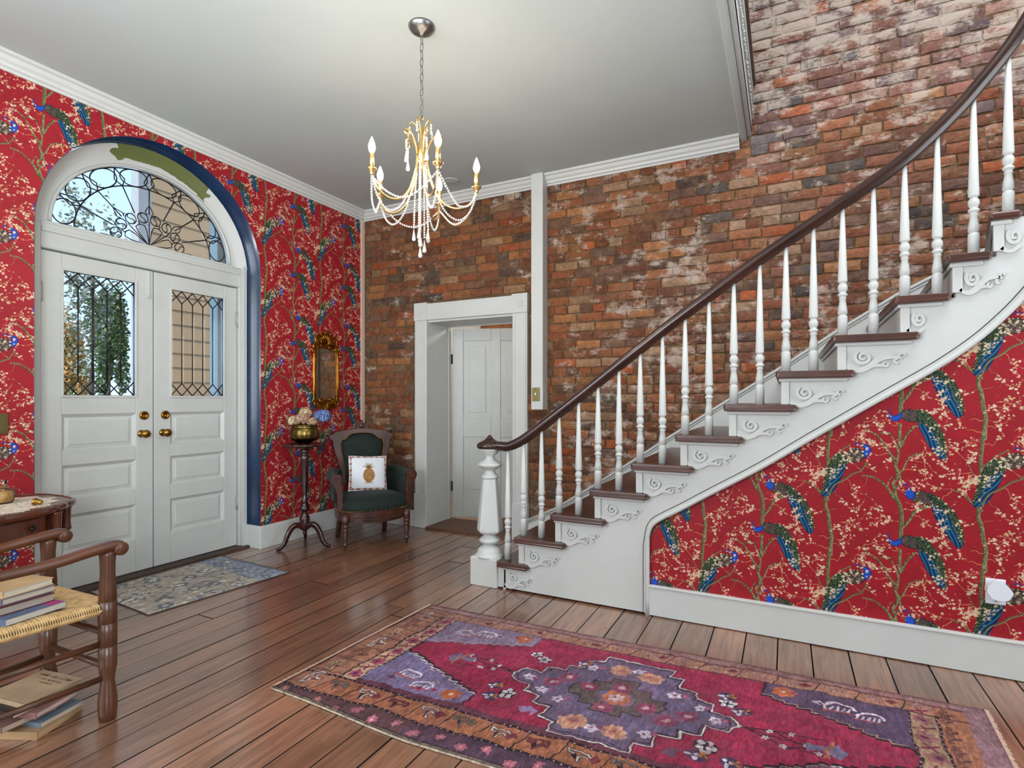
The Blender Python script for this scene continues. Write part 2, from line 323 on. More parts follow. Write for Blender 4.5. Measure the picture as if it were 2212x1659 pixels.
def paint_wallpaper():
    S = 900; P = Paint(S, S, S/605, (150, 25, 37), wrap=True)
    n = vnoise(S, S, 60, 3)*.6+vnoise(S, S, 9, 4)*.4
    P.a *= (.92+.16*n)[..., None]
    rnd = random.Random(11); random.seed(5)
    bark, bark2 = (134, 126, 84), (70, 68, 44)
    def J(p, q, k, amp):
        out = []
        for i in range(k+1):
            t = i/k; o = amp*(rnd.random()-.5)*(1 if 0 < i < k else 0)
            dx, dy = q[0]-p[0], q[1]-p[1]; L = sqrt(dx*dx+dy*dy)+1e-6
            out.append((p[0]+dx*t-dy/L*o, p[1]+dy*t+dx/L*o))
        return out
    bl = []
    def twig(p, a, L, w, col, depth=0):
        q = (p[0]+cos(a)*L, p[1]+sin(a)*L); pts = J(p, q, 4, L*.22); P.line(pts, w, w*.5, col)
        for i, t in enumerate(pts[1:]):
            if rnd.random() < .50: bl.append((t[0]+rnd.uniform(-5, 5), t[1]+rnd.uniform(-5, 5), rnd.uniform(3.0, 6.0)))
            if depth < 2 and rnd.random() < .45: twig(t, a+rnd.choice((-1, 1))*rnd.uniform(.5, 1.1), L*rnd.uniform(.4, .65), w*.75, col, depth+1)
        for _ in range(1): bl.append((q[0]+rnd.uniform(-7, 7), q[1]+rnd.uniform(-7, 7), rnd.uniform(3.4, 6.8)))
    starts = []
    for pts, a, b in TILE['B']: starts += [tuple(p)[:2] for p in catmull([(x, y, 0) for x, y in pts], 5)]
    tw = ((204, 152, 100), (192, 134, 88), (150, 112, 70), (214, 160, 84), (176, 96, 80))
    for gy in range(9):
        for gx in range(9):
            q = ((gx+rnd.uniform(.1, .9))*605/9, (gy+rnd.uniform(.1, .9))*605/9)
            w = [(((q[0]-x+302.5) % 605-302.5), ((q[1]-y+302.5) % 605-302.5)) for x, y in starts]
            d = min(w, key=lambda e: e[0]**2+e[1]**2); L = sqrt(d[0]**2+d[1]**2)
            if L < 80 and rnd.random() < .7: P.line(J((q[0]-d[0], q[1]-d[1]), q, 5, L*.25), 1.3, .8, rnd.choice(tw))
            if rnd.random() < .74: twig(q, atan2(d[1], d[0])+rnd.uniform(-1, 1), rnd.uniform(42, 84), .95, rnd.choice(tw))
    for pts, a, b in TILE['B']:
        c = [tuple(p)[:2] for p in catmull([(x, y, 0) for x, y in pts], 5)]
        P.line(c, a*.56, b*.5, bark, bark2)
        for p in c:
            for _ in range(2):
                P.ell((p[0]+rnd.uniform(-.4, .4)*b, p[1]+rnd.uniform(-3, 3)), 1.6, 4, rnd.uniform(-.4, .4), rnd.choice(((160, 154, 108), (60, 60, 42), (120, 124, 80))))
    SP = vnoise(900, 900, 2.4, 8)
    rd = lambda q: [(p.x, p.y) for p in catmull([(x, y, 0) for x, y in q+[q[0]]], 4)][:-1]
    def body(X, Y, d):
        k = (SP[(Y*1.4).astype(int) % 900, (X*1.4).astype(int) % 900] > .68)[..., None]*np.clip(d/4, 0, 1)[..., None]
        sh = np.clip(d/9, 0, 1)[..., None]
        return ((np.array((22, 24, 26))*(1-sh)+np.array((58, 50, 48))*sh)*(1-.75*k)+np.array((158, 132, 112))*.75*k).astype(np.float32)/255
    def neckc(X, Y, d):
        s = np.clip(d/7, 0, 1)[..., None]; return ((np.array((16, 30, 110))*(1-s)+np.array((26, 78, 180))*s)).astype(np.float32)/255
    def tailhi(X, Y, d):
        s = (SP[(Y*.8).astype(int) % 900, (X*.8).astype(int) % 900])[..., None]; return (np.array((18, 30, 26))*(1-s)+np.array((44, 72, 48))*s).astype(np.float32)/255
    def mktail(x0, y0, x1, y1):
        L = sqrt((x1-x0)**2+(y1-y0)**2); ux, uy = (x1-x0)/L, (y1-y0)/L
        def f(X, Y, d):
            v = (X-x0)*-uy+(Y-y0)*ux; u = (X-x0)*ux+(Y-y0)*uy
            s = np.clip(.5+.6*np.sin(v*.42+u*.05+.8*np.sin(u*.06)), 0, 1)[..., None]*np.clip(.35+d/8, 0, 1)[..., None]
            w = np.clip(.5+.5*np.sin(v*1.6+u*.14), 0, 1)[..., None]
            c = np.array((8, 26, 62))*(1-s)+np.array((20, 112, 150))*s
            return ((c*(1-.25*w)+np.array((10, 40, 90))*.25*w)/255).astype(np.float32)
        return f
    for k in 'MRL':
        B = TILE[k]; h, t = B['tail2'][0], B['tail2'][len(B['tail2'])//2]
        P.poly(rd(B['tail1']), None, fn=tailhi); P.poly(rd(B['tail2']), None, fn=mktail(*h, *t))
        tp = B['tail1']; xs = [p[0] for p in tp]; ys = [p[1] for p in tp]
        def inside(x, y):
            c = False
            for i in range(len(tp)):
                (x0, y0), (x1, y1) = tp[i-1], tp[i]
                if (y0 > y) != (y1 > y) and x < (x1-x0)*(y-y0)/(y1-y0)+x0: c = not c
            return c
        done = []
        for _ in range(900):
            e = (rnd.uniform(min(xs), max(xs)), rnd.uniform(min(ys), max(ys)))
            if inside(*e) and all((e[0]-a)**2+(e[1]-b)**2 > 64 for a, b in done):
                done.append(e); r = rnd.uniform(2.6, 3.6); P.ell(e, r, r, 0, (132, 140, 78)); P.ell(e, r*.62, r*.62, 0, (20, 36, 40)); P.ell(e, r*.25, r*.25, 0, (60, 110, 120))
        P.poly(rd(B['body']), None, fn=body); P.poly(rd(B['neck']), None, fn=neckc)
        hx, hy = B['head'][0]; P.ell((hx, hy), 7, 5.5, .2, (20, 40, 120)); P.ell((hx, hy+1), 4, 2.2, .3, (235, 235, 225)); P.ell((hx, hy), 3, 1.2, .3, (10, 10, 20))
        c0, c1 = B['crest']
        for j in range(-2, 3): P.line([c0, (c1[0]+j*3, c1[1]+j*4)], .8, 1.6, (74, 44, 120))
    for pts, a, b in TILE['B'][12:13]+TILE['B'][13:14]:
        c = [tuple(p)[:2] for p in catmull([(x, y, 0) for x, y in pts], 5)]; P.line(c, 4, 2.5, bark, bark2)
    for k in 'MR':
        tp = TILE[k]['tail1']
        for _ in range(26 if k == 'M' else 34):
            i = rnd.randrange(0, len(tp)); j = rnd.randrange(0, len(tp)); q = rnd.random(); bl.append((tp[i][0]+(tp[j][0]-tp[i][0])*q, tp[i][1]+(tp[j][1]-tp[i][1])*q, rnd.uniform(2.8, 5.2)))
    tp = TILE['L']['tail1']
    for _ in range(7):
        q = rnd.choice(tp); bl.append((q[0]+rnd.uniform(-8, 8), q[1]+rnd.uniform(-8, 8), rnd.uniform(4, 7)))
    rnd.shuffle(bl)
    cols = ((218, 198, 162), (210, 190, 156), (226, 210, 182), (200, 178, 138), (212, 184, 164), (192, 170, 124), (206, 160, 144))
    for x, y, r in bl:
        if rnd.random() < .35:
            P.ell((x, y), r*.75, r*.32, rnd.uniform(0, 3), rnd.choice(cols))
        else: P.flower((x, y), r, rnd.choice(cols), rnd.choice(((150, 110, 60), (176, 90, 80), (140, 130, 70))), a0=rnd.random()*6, sq=rnd.uniform(.6, 1))
    for _ in range(60): P.ell((rnd.uniform(0, 605), rnd.uniform(0, 605)), rnd.uniform(1.5, 3.5), 1.2, rnd.uniform(0, 3), rnd.choice(((210, 140, 60), (130, 128, 66), (196, 150, 120))))
    return P.image('peacock_wallpaper')
M['wallpaper'] = imgmat('peacock_wallpaper', paint_wallpaper(), .5, .3)
# ------------------------------------------------------------------ room shell
XA, YB, ZC = -3.92, 4.33, 3.19
YL, YR, ZS, RA, YM = 1.555, 3.085, 2.29, .765, 2.32      # arched opening in the left wall
T = .605
# left wall with arched opening
def arch_pts(n=28, r=RA): return [(YM+r*cos(pi*i/n), ZS+r*sin(pi*i/n)) for i in range(n+1)]
mb = MB()
poly = [(-2.5, 0), (-2.5, ZC), (YB+.03, ZC), (YB+.03, 0), (YR, 0)]+arch_pts()+[(YL, 0)]
n = len(poly); mb.add([(XA, y, z) for y, z in poly], [tuple(range(n))])
mb.add([(XA-.3, y, z) for y, z in poly], [tuple(range(n))])
wall_left = struct(obj('wall_left', mb, M['wallpaper'], uv=lambda x, y, z: ((y-2.931)/.61, (z+.034)/.61)))
# blue reveal lining the opening
mb = MB(); pr = [(YR, 0)]+arch_pts()+[(YL, 0)]
sec = pr; vs = []; fs = []
for y, z in sec: vs += [(XA+.0005, y, z), (XA-.3, y, z)]
for i in range(len(sec)-1): fs.append((2*i, 2*i+1, 2*i+3, 2*i+2))
inner = [(YM+(y-YM)*.997, z if z <= ZS else ZS+(z-ZS)*.997) for y, z in sec]
k = len(vs)
for y, z in inner: vs += [(XA+.0005, y, z), (XA-.3, y, z)]
for i in range(len(sec)-1): fs.append((k+2*i, k+2*i+1, k+2*i+3, k+2*i+2)); fs.append((2*i, 2*i+2, k+2*i+2, k+2*i))
mb.add(vs, fs, True); reveal = struct(obj('trim_1', mb, M['navy'])); reveal['label'] = 'navy blue painted lining of the arched door recess'

# ceiling with stairwell opening, upper storey shell
mb = MB(); XE = -.22
mb.box(XA-.3, XE, -2.6, YB+.3, ZC, ZC+.05); mb.box(XE, 3.1, -2.6, 1.3, ZC, ZC+.05)
mb.box(XA-.3, 3.2, -2.6, YB+.3, 5.9, 6.0)
ceiling = struct(obj('ceiling', mb, M['ceiling']))
mb = MB(); mb.box(XA-.3, 3.1, -2.62, -2.5, 0, 5.9)
struct(obj('wall_front', mb, M['ceiling']))
mb = MB(); mb.box(3.0, 3.12, -2.6, YB+.3, 0, 5.9); struct(obj('wall_right', mb, M['ceiling']))
mb = MB(); mb.box(XE-.5, XE-.4, 1.3, YB, ZC+.5, 5.9); mb.box(XE, 3.0, 1.2, 1.3, ZC+.5, 5.9)
struct(obj('wall_upper', mb, M['ceiling']))
# stairwell edge: fascia with carved bead and brown nosing
fx = XE
mb = MB(); mb.box(fx-.03, fx, 1.3, YB, ZC-.005, ZC+.30)
fascia = struct(obj('trim_2', mb, M['white'], bevel=.004)); fascia['label'] = 'white carved fascia board along the stairwell edge'
mb = MB(); mb.box(fx-.03, fx+.012, 1.3, YB-.02, ZC+.30, ZC+.34); mb.box(fx-.01, fx+.02, 1.3, YB-.05, ZC+.21, ZC+.235)
obj('cornice_strip', mb, M['white'], fascia, bevel=.005)
mb = MB(); mb.box(fx-.4, fx+.03, 1.3, YB-.02, ZC+.34, ZC+.38); obj('landing_nosing', mb, M['tread_wood'], fascia, bevel=.008)
mb = MB(); rr = random.Random(2)
for i in range(150): mb.ball((fx+.004, 1.4+i*.0195, ZC+.15+rr.uniform(-.006, .006)), rr.uniform(.009, .016), 6, 4, (1, 1, .8))
stuff(obj('carved_bead', mb, M['white'], fascia))
mb = MB(); mb.box(fx-.075, fx-.03, 1.3, YB, ZC-.035, ZC+.002); struct(obj('trim_3', mb, M['ceiling'], bevel=.012, seg=3))

# crown mouldings
prof = [(0, 0), (.012, 0), (.014, .012), (.03, .02), (.034, .034), (.05, .046), (.062, .066), (.07, .07), (.078, .072), (.08, .09), (0, .09)]
mb = MB(); mb.prism([(XA+a, ZC-.09+b) for a, b in prof], 'y', -2.5, YB); c1 = struct(obj('trim_4', mb, M['white'])); c1['label'] = 'white crown moulding over the red wallpaper'
mb = MB(); mb.prism([(YB-a, ZC-.09+b) for a, b in prof], 'x', XA, -1.952); mb.prism([(YB-a, ZC-.09+b) for a, b in prof], 'x', -1.843, -.3)
c2 = struct(obj('trim_5', mb, M['white'])); c2['label'] = 'white crown moulding over the brick wall'

# baseboards
mb = MB(); mb.box(XA-.002, XA+.02, YR, YB, 0, .19); mb.box(XA-.22, XA+.02, YR-.016, YR+.002, 0, .19)
struct(obj('baseboard_left', mb, M['white'], bevel=.005))
mb = MB(); mb.box(XA-.002, XA+.02, -2.5, YL, 0, .19); struct(obj('baseboard_left_near', mb, M['white'], bevel=.005))
mb = MB(); mb.box(XA, -3.25, YB-.03, YB, 0, .16); struct(obj('baseboard_back', mb, M['white'], bevel=.005))
mb = MB(); mb.box(-.727, 3.0, 3.143, 3.168, 0.004, .172); mb.box(-.727, 3.0, 3.138, 3.168, .165, .176)
struct(obj('baseboard_stair', mb, M['white'], bevel=.003))
# pale strip closing the paper at the brick corner
mb = MB(); mb.box(XA, XA+.018, YB-.055, YB-.01, .19, 3.1); struct(obj('trim_6', mb, mat('pale_corner_strip', (214, 186, 168), .5)))

# under-stair wall (papered), bounded above by the curved stringer edge
CURVE = [(-.712, .455), (-.700, .50), (-.672, .54), (-.612, .582), (-.52, .636), (-.388, .72), (-.112, .892), (.106, 1.045), (.41, 1.252), (.62, 1.393), (.751, 1.496), (.846, 1.59), (.942, 1.708), (1.06, 1.89), (1.2, 2.15), (1.5, 2.8), (1.7, 3.3)]
cur = [(p.x, p.z) for p in catmull([(x, 0, z) for x, z in CURVE], 4)]
mb = MB(); poly = [(-.712, 0)]+cur+[(3.0, 3.3), (3.0, 0)]
mb.add([(x, 3.165, z) for x, z in poly], [tuple(range(len(poly)))]); mb.add([(x, 3.185, z) for x, z in poly], [tuple(range(len(poly)))])
struct(obj('wall_stair', mb, M['wallpaper'], uv=lambda x, y, z: (x/T, z/T)))

# ------------------------------------------------------------------ floor and planks
def wood_floor():
    m = bpy.data.materials.new('worn_pine_planks'); m.use_nodes = True; b = m.node_tree.nodes['Principled BSDF']
    g = nd(m, 'ShaderNodeNewGeometry'); oi = nd(m, 'ShaderNodeObjectInfo'); mp = nd(m, 'ShaderNodeMapping'); mp.inputs['Scale'].default_value = (9, .55, 1)
    ad = nd(m, 'ShaderNodeVectorMath', operation='MULTIPLY_ADD'); cb = nd(m, 'ShaderNodeCombineXYZ')
    lk(m, oi.outputs['Random'], cb.inputs[0]); lk(m, oi.outputs['Random'], cb.inputs[1]); ad.inputs[1].default_value = (37, 53, 0)
    lk(m, cb.outputs[0], ad.inputs[0]); lk(m, g.outputs['Position'], ad.inputs[2]); lk(m, ad.outputs[0], mp.inputs[0])
    n1 = nd(m, 'ShaderNodeTexNoise'); n1.inputs['Scale'].default_value = 5; n1.inputs['Detail'].default_value = 8; n1.inputs['Roughness'].default_value = .65; n1.inputs['Distortion'].default_value = .6
    lk(m, mp.outputs[0], n1.inputs[0])
    r = nd(m, 'ShaderNodeValToRGB'); e = r.color_ramp.elements; e[0].position = .28; e[0].color = s2l((92, 58, 42)); e[1].position = .74; e[1].color = s2l((164, 115, 86)); lk(m, n1.outputs[0], r.inputs[0])
    n2 = nd(m, 'ShaderNodeTexNoise'); n2.inputs['Scale'].default_value = 2.2; n2.inputs['Detail'].default_value = 5; lk(m, g.outputs['Position'], n2.inputs[0])
    mr = nd(m, 'ShaderNodeMapRange'); mr.inputs[1].default_value = .35; mr.inputs[2].default_value = .7; mr.inputs[3].default_value = .72; mr.inputs[4].default_value = 1.2; lk(m, n2.outputs[0], mr.inputs[0])
    mo = nd(m, 'ShaderNodeMapRange'); mo.inputs[3].default_value = .8; mo.inputs[4].default_value = 1.18; lk(m, oi.outputs['Random'], mo.inputs[0])
    mm = nd(m, 'ShaderNodeMath', operation='MULTIPLY'); lk(m, mr.outputs[0], mm.inputs[0]); lk(m, mo.outputs[0], mm.inputs[1])
    vm = nd(m, 'ShaderNodeVectorMath', operation='SCALE'); lk(m, r.outputs[0], vm.inputs[0]); lk(m, mm.outputs[0], vm.inputs['Scale'])
    # knots and dark specks
    v = nd(m, 'ShaderNodeTexNoise'); v.inputs['Scale'].default_value = 34; v.inputs['Detail'].default_value = 2; mp2 = nd(m, 'ShaderNodeMapping'); mp2.inputs['Scale'].default_value = (1.5, .6, 1)
    lk(m, g.outputs['Position'], mp2.inputs[0]); lk(m, mp2.outputs[0], v.inputs[0])
    kr = nd(m, 'ShaderNodeMapRange'); kr.inputs[1].default_value = .73; kr.inputs[2].default_value = .78; lk(m, v.outputs[0], kr.inputs[0])
    mx = nd(m, 'ShaderNodeMix', data_type='RGBA'); mx.inputs['B'].default_value = s2l((48, 28, 20)); lk(m, kr.outputs[0], mx.inputs['Factor']); lk(m, vm.outputs[0], mx.inputs['A'])
    lk(m, mx.outputs['Result'], b.inputs['Base Color'])
    rr = nd(m, 'ShaderNodeMapRange'); rr.inputs[3].default_value = .26; rr.inputs[4].default_value = .5; lk(m, n2.outputs[0], rr.inputs[0]); lk(m, rr.outputs[0], b.inputs['Roughness'])
    b.inputs['Coat Weight'].default_value = 1.0; b.inputs['Coat Roughness'].default_value = .17; b.inputs['Coat IOR'].default_value = 1.65; b.inputs['Specular IOR Level'].default_value = .6
    bp = nd(m, 'ShaderNodeBump'); bp.inputs['Strength'].default_value = .25; bp.inputs['Distance'].default_value = .002; lk(m, n1.outputs[0], bp.inputs['Height']); lk(m, bp.outputs[0], b.inputs['Normal'])
    return m
M['plank'] = wood_floor()
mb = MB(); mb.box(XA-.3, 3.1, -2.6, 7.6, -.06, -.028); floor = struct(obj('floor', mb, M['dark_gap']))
rr = random.Random(21); x = XA-.3; plank_n = 0
while x < 3.05:
    w = rr.choice((.138, .142, .146, .15, .156)); y = -2.6+rr.uniform(-1.5, 0)
    if x > -1.1: w += .012
    ends = []
    while y < YB:
        L = rr.uniform(2.2, 4.2); y0, y1 = max(y, -2.6), min(y+L, YB+.02)
        if x > -.5 and y0 < 3.165 < y1: y1 = 3.5
        if y1-y0 > .15:
            m_ = MB(); g = .0019; dz = rr.uniform(-.0012, .0012)
            b0, b1, c0, c1 = x+g, x+w-g, y0+g, y1-g; h = .0014
            m_.add([(b0,c0,-.027),(b1,c0,-.027),(b1,c1,-.027),(b0,c1,-.027),(b0,c0,dz-h),(b1,c0,dz-h),(b1,c1,dz-h),(b0,c1,dz-h),(b0+h,c0+h,dz),(b1-h,c0+h,dz),(b1-h,c1-h,dz),(b0+h,c1-h,dz)],
                   [(0,3,2,1),(0,1,5,4),(1,2,6,5),(2,3,7,6),(3,0,4,7),(4,5,9,8),(5,6,10,9),(6,7,11,10),(7,4,8,11),(8,9,10,11)])
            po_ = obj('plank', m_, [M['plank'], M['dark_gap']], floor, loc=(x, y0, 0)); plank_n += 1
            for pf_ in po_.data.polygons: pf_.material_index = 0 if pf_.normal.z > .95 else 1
        y += L
        if y1 == 3.5: break
    x += w
mb = MB(); mb.box(XA-.3, 0, YB+.02, 7.6, -.03, -.006); obj('back_room_boards', mb, M['plank'], floor)

# ------------------------------------------------------------------ brick wall
def brickmat(name, use_attr, const=None):
    m = bpy.data.materials.new(name); m.use_nodes = True; b = m.node_tree.nodes['Principled BSDF']; g = nd(m, 'ShaderNodeNewGeometry'); P = g.outputs['Position']
    if use_attr: a = nd(m, 'ShaderNodeAttribute'); a.attribute_name = 'Col'; base = a.outputs['Color']
    elif const: a = nd(m, 'ShaderNodeRGB'); a.outputs[0].default_value = s2l(const); base = a.outputs[0]
    else: a = nd(m, 'ShaderNodeObjectInfo'); base = a.outputs['Color']
    n1 = nd(m, 'ShaderNodeTexNoise'); n1.inputs['Scale'].default_value = 26; n1.inputs['Detail'].default_value = 8; n1.inputs['Roughness'].default_value = .7; lk(m, P, n1.inputs[0])
    mr = nd(m, 'ShaderNodeMapRange'); mr.inputs[1].default_value = .25; mr.inputs[2].default_value = .75; mr.inputs[3].default_value = .48; mr.inputs[4].default_value = 1.35; lk(m, n1.outputs[0], mr.inputs[0])
    vm = nd(m, 'ShaderNodeVectorMath', operation='SCALE'); lk(m, base, vm.inputs[0]); lk(m, mr.outputs[0], vm.inputs['Scale'])
    # lime wash remains: patchy, densest high in the stairwell
    mp = nd(m, 'ShaderNodeMapping'); mp.inputs['Scale'].default_value = (1, 1, 1.7); lk(m, P, mp.inputs[0])
    n2 = nd(m, 'ShaderNodeTexNoise'); n2.inputs['Scale'].default_value = 7; n2.inputs['Detail'].default_value = 9; n2.inputs['Roughness'].default_value = .72; lk(m, mp.outputs[0], n2.inputs[0])
    n3 = nd(m, 'ShaderNodeTexNoise'); n3.inputs['Scale'].default_value = 1.3; n3.inputs['Detail'].default_value = 2; lk(m, P, n3.inputs[0])
    sx = nd(m, 'ShaderNodeSeparateXYZ'); lk(m, P, sx.inputs[0])
    zr = nd(m, 'ShaderNodeMapRange'); zr.inputs[1].default_value = 2.6; zr.inputs[2].default_value = 4.0; zr.inputs[3].default_value = 0; zr.inputs[4].default_value = .125; lk(m, sx.outputs['Z'], zr.inputs[0])
    xr = nd(m, 'ShaderNodeMapRange'); xr.inputs[1].default_value = -2.2; xr.inputs[2].default_value = -1.2; xr.inputs[3].default_value = -.03; xr.inputs[4].default_value = .03; lk(m, sx.outputs['X'], xr.inputs[0])
    s1 = nd(m, 'ShaderNodeMath', operation='ADD'); lk(m, zr.outputs[0], s1.inputs[0]); lk(m, xr.outputs[0], s1.inputs[1])
    s2 = nd(m, 'ShaderNodeMath', operation='MULTIPLY_ADD'); s2.inputs[1].default_value = .35; lk(m, n3.outputs[0], s2.inputs[0]); lk(m, s1.outputs[0], s2.inputs[2])
    s3 = nd(m, 'ShaderNodeMath', operation='ADD'); lk(m, s2.outputs[0], s3.inputs[0]); lk(m, n2.outputs[0], s3.inputs[1])
    wr = nd(m, 'ShaderNodeMapRange'); wr.inputs[1].default_value = .74; wr.inputs[2].default_value = .84; wr.inputs[4].default_value = .82; lk(m, s3.outputs[0], wr.inputs[0])
    mx = nd(m, 'ShaderNodeMix', data_type='RGBA'); mx.inputs['B'].default_value = s2l((190, 172, 158)); lk(m, wr.outputs[0], mx.inputs['Factor']); lk(m, vm.outputs[0], mx.inputs['A'])
    n4 = nd(m, 'ShaderNodeTexNoise'); n4.inputs['Scale'].default_value = 11; n4.inputs['Detail'].default_value = 7; n4.inputs['Roughness'].default_value = .68; o4 = nd(m, 'ShaderNodeVectorMath', operation='ADD'); o4.inputs[1].default_value = (7, 3, 5); lk(m, P, o4.inputs[0]); lk(m, o4.outputs[0], n4.inputs[0])
    sm = nd(m, 'ShaderNodeMapRange'); sm.inputs[1].default_value = .53; sm.inputs[2].default_value = .66; sm.inputs[4].default_value = .75; lk(m, n4.outputs[0], sm.inputs[0])
    mz = nd(m, 'ShaderNodeMix', data_type='RGBA'); mz.inputs['B'].default_value = s2l((128, 100, 76)); lk(m, sm.outputs[0], mz.inputs['Factor']); lk(m, vm.outputs[0], mz.inputs['A']); lk(m, mz.outputs['Result'], mx.inputs['A'])
    lk(m, mx.outputs['Result'], b.inputs['Base Color']); b.inputs['Roughness'].default_value = .85; b.inputs['Specular IOR Level'].default_value = .25
    bp = nd(m, 'ShaderNodeBump'); bp.inputs['Strength'].default_value = 1.0; bp.inputs['Distance'].default_value = .010; lk(m, n1.outputs[0], bp.inputs['Height']); lk(m, bp.outputs[0], b.inputs['Normal'])
    return m
M['brick'] = brickmat('old_brick', False); M['bricks'] = brickmat('old_brick_run', True)
M['mortar'] = brickmat('lime_mortar', False, (106, 82, 60))
mb = MB()
DX0, DX1, DZ = -3.19, -2.09, 2.12    # rough door opening behind the casing
mb.box(XA-.3, DX0, YB+.004, YB+.30, 0, 5.9); mb.box(DX0, DX1, YB+.004, YB+.30, DZ, 5.9); mb.box(DX1, 3.0, YB+.004, YB+.30, 0, 5.9)
wall_back = struct(obj('wall_back', mb, M['mortar']))
rr = random.Random(5)
PAL = [(146, 94, 68)]*5+[(136, 84, 62)]*5+[(126, 82, 66)]*5+[(154, 106, 74)]*3+[(116, 86, 76)]*3+[(104, 82, 76)]*2+[(152, 120, 98)]*3+[(92, 80, 76)]*1+[(160, 88, 56)]*2
PALU = [(142, 96, 84)]*5+[(128, 92, 86)]*5+[(116, 94, 94)]*4+[(154, 116, 102)]*4+[(158, 90, 64)]*2+[(108, 98, 98)]*2
def brick_mb(L, H, r):
    nx, nz = (5, 3) if L > .15 else (3, 3); m = MB(); vs = []; fs = []
    for i in range(nx+1):
        for j in range(nz+1):
            ex = i in (0, nx); ez = j in (0, nz); cx = L*i/nx; cz = H*j/nz
            if not ex: cx += r.uniform(-.008, .008)
            if not ez: cz += r.uniform(-.004, .004)
            if ex: cz += r.uniform(-.002, .002); cx += r.uniform(-.003, .003)
            if ez: cz += r.uniform(-.003, .003)
            y = -.011+r.uniform(-.0025, .0025)+(.006 if (ex or ez) else 0)+(.003 if (ex and ez) else 0)
            vs.append((cx, y, cz))
    for i in range(nx):
        for j in range(nz): a = i*(nz+1)+j; fs.append((a, a+nz+1, a+nz+2, a+1))
    ring = [i*(nz+1) for i in range(nx+1)]+[nx*(nz+1)+j for j in range(1, nz+1)]+[i*(nz+1)+nz for i in range(nx-1, -1, -1)]+[j for j in range(nz-1, 0, -1)]
    k = len(vs); vs += [(vs[q][0], .03, vs[q][2]) for q in ring]; n = len(ring)
    for q in range(n): fs.append((ring[q], ring[(q+1) % n], k+(q+1) % n, k+q))
    return m.add(vs, fs, False)
VAR = {}
for L in (.196, .204, .212, .098, .106):
    VAR[L] = [brick_mb(L, .064, rr) for _ in range(4)]
SK = [(-2.3, .0), (-1.41, .50), (-.82, .90), (-.368, 1.20), (.315, 1.66), (1.155, 2.15), (2.2, 2.9)]
def skz(x):
    for (a, b), (c, d) in zip(SK, SK[1:]):
        if x <= c: return b+(d-b)*(x-a)/(c-a)
    return 9
bricks = []; z = .02; row = 0
while z < 4.75:
    head = row % 7 == 5; x = XA-rr.uniform(0, .2)
    while x < 2.1:
        L = rr.choice((.098, .106) if head or rr.random() < .1 else (.196, .204, .212)); x1 = x+L
        ok = x > XA-.06 and not (x1 > DX0-.02 and x < DX1+.02 and z < DZ+.02)
        if x > -2.1 and z < skz(x1)-.12: ok = False
        if x > .9 and z < 1.9: ok = False
        if ok:
            pal = PALU if z > 3.0+.25*sin(x*3) and x > -.3 else PAL
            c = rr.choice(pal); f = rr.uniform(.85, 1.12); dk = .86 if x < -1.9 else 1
            wm = max(0, min(1, (-.2-x)/1.8)); tint = (1, 1-.06*wm, 1-.26*wm); col = [s2l((min(255, q*f),)*3)[0]*dk*t for q, t in zip(c, tint)]  # left bricks more orange: warm chandelier light put into their colour
            bricks.append((x, z, L, rr.randrange(4), col, rr.uniform(-.003, .006), rr.uniform(-.004, .004)))
        x = x1+rr.uniform(.009, .016)
    z += .0755; row += 1
def vis(b):   # distance along the view; those in the frame, nearest first
    x, zz = b[0]+.1, b[1]; d = -.4515*x+.8923*YB
    u = 1106+1166*(.8923*x+.4515*YB)/d; v = 863-1166*(zz-1.25)/d
    return d if (-10 < u < 2212 and v > 0) else 99
bricks.sort(key=vis)
BM = {}
for L in VAR:
    for i, v in enumerate(VAR[L]): BM[(L, i)] = v.mesh('brick', M['brick'])
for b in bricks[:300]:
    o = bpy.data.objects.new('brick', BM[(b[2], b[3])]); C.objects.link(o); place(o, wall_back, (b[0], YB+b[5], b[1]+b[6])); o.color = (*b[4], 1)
mb = MB(); cols = []
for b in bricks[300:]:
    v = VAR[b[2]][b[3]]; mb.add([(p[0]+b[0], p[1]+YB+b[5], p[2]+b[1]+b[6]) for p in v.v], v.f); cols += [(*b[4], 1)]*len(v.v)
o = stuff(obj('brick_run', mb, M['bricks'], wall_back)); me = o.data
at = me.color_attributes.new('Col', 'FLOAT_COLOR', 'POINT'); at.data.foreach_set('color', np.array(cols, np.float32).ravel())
# boxed chase beside the door
mb = MB(); mb.box(-1.952, -1.843, 4.222, YB, 1.163, ZC); chase = struct(obj('trim_7', mb, M['white'], bevel=.004)); chase['label'] = 'white boxed chase running down the brick beside the inner door'
# rooms beyond the inner door
mb = MB(); mb.box(-4.3, .2, 7.4, 7.5, -.03, 3.2); struct(obj('wall_back_room', mb, mat('back_room_brick', (150, 98, 62), .9, noise=9, rgb2=(112, 70, 44), bump=.6, bscale=40)))
mb = MB(); mb.box(-4.4, -4.3, YB+.3, 7.5, -.03, 3.2); mb.box(.2, .3, YB+.3, 7.5, -.03, 3.2); mb.box(-4.4, .3, YB+.3, 7.5, 3.1, 3.2); struct(obj('wall_back_room_side', mb, M['white']))
light('POINT', 'assumed_back_room_light', (-2.6, 6.2, 2.6), 60, (1, .93, .82), size=.15)  # assumed unseen source for the warm light beyond the inner door
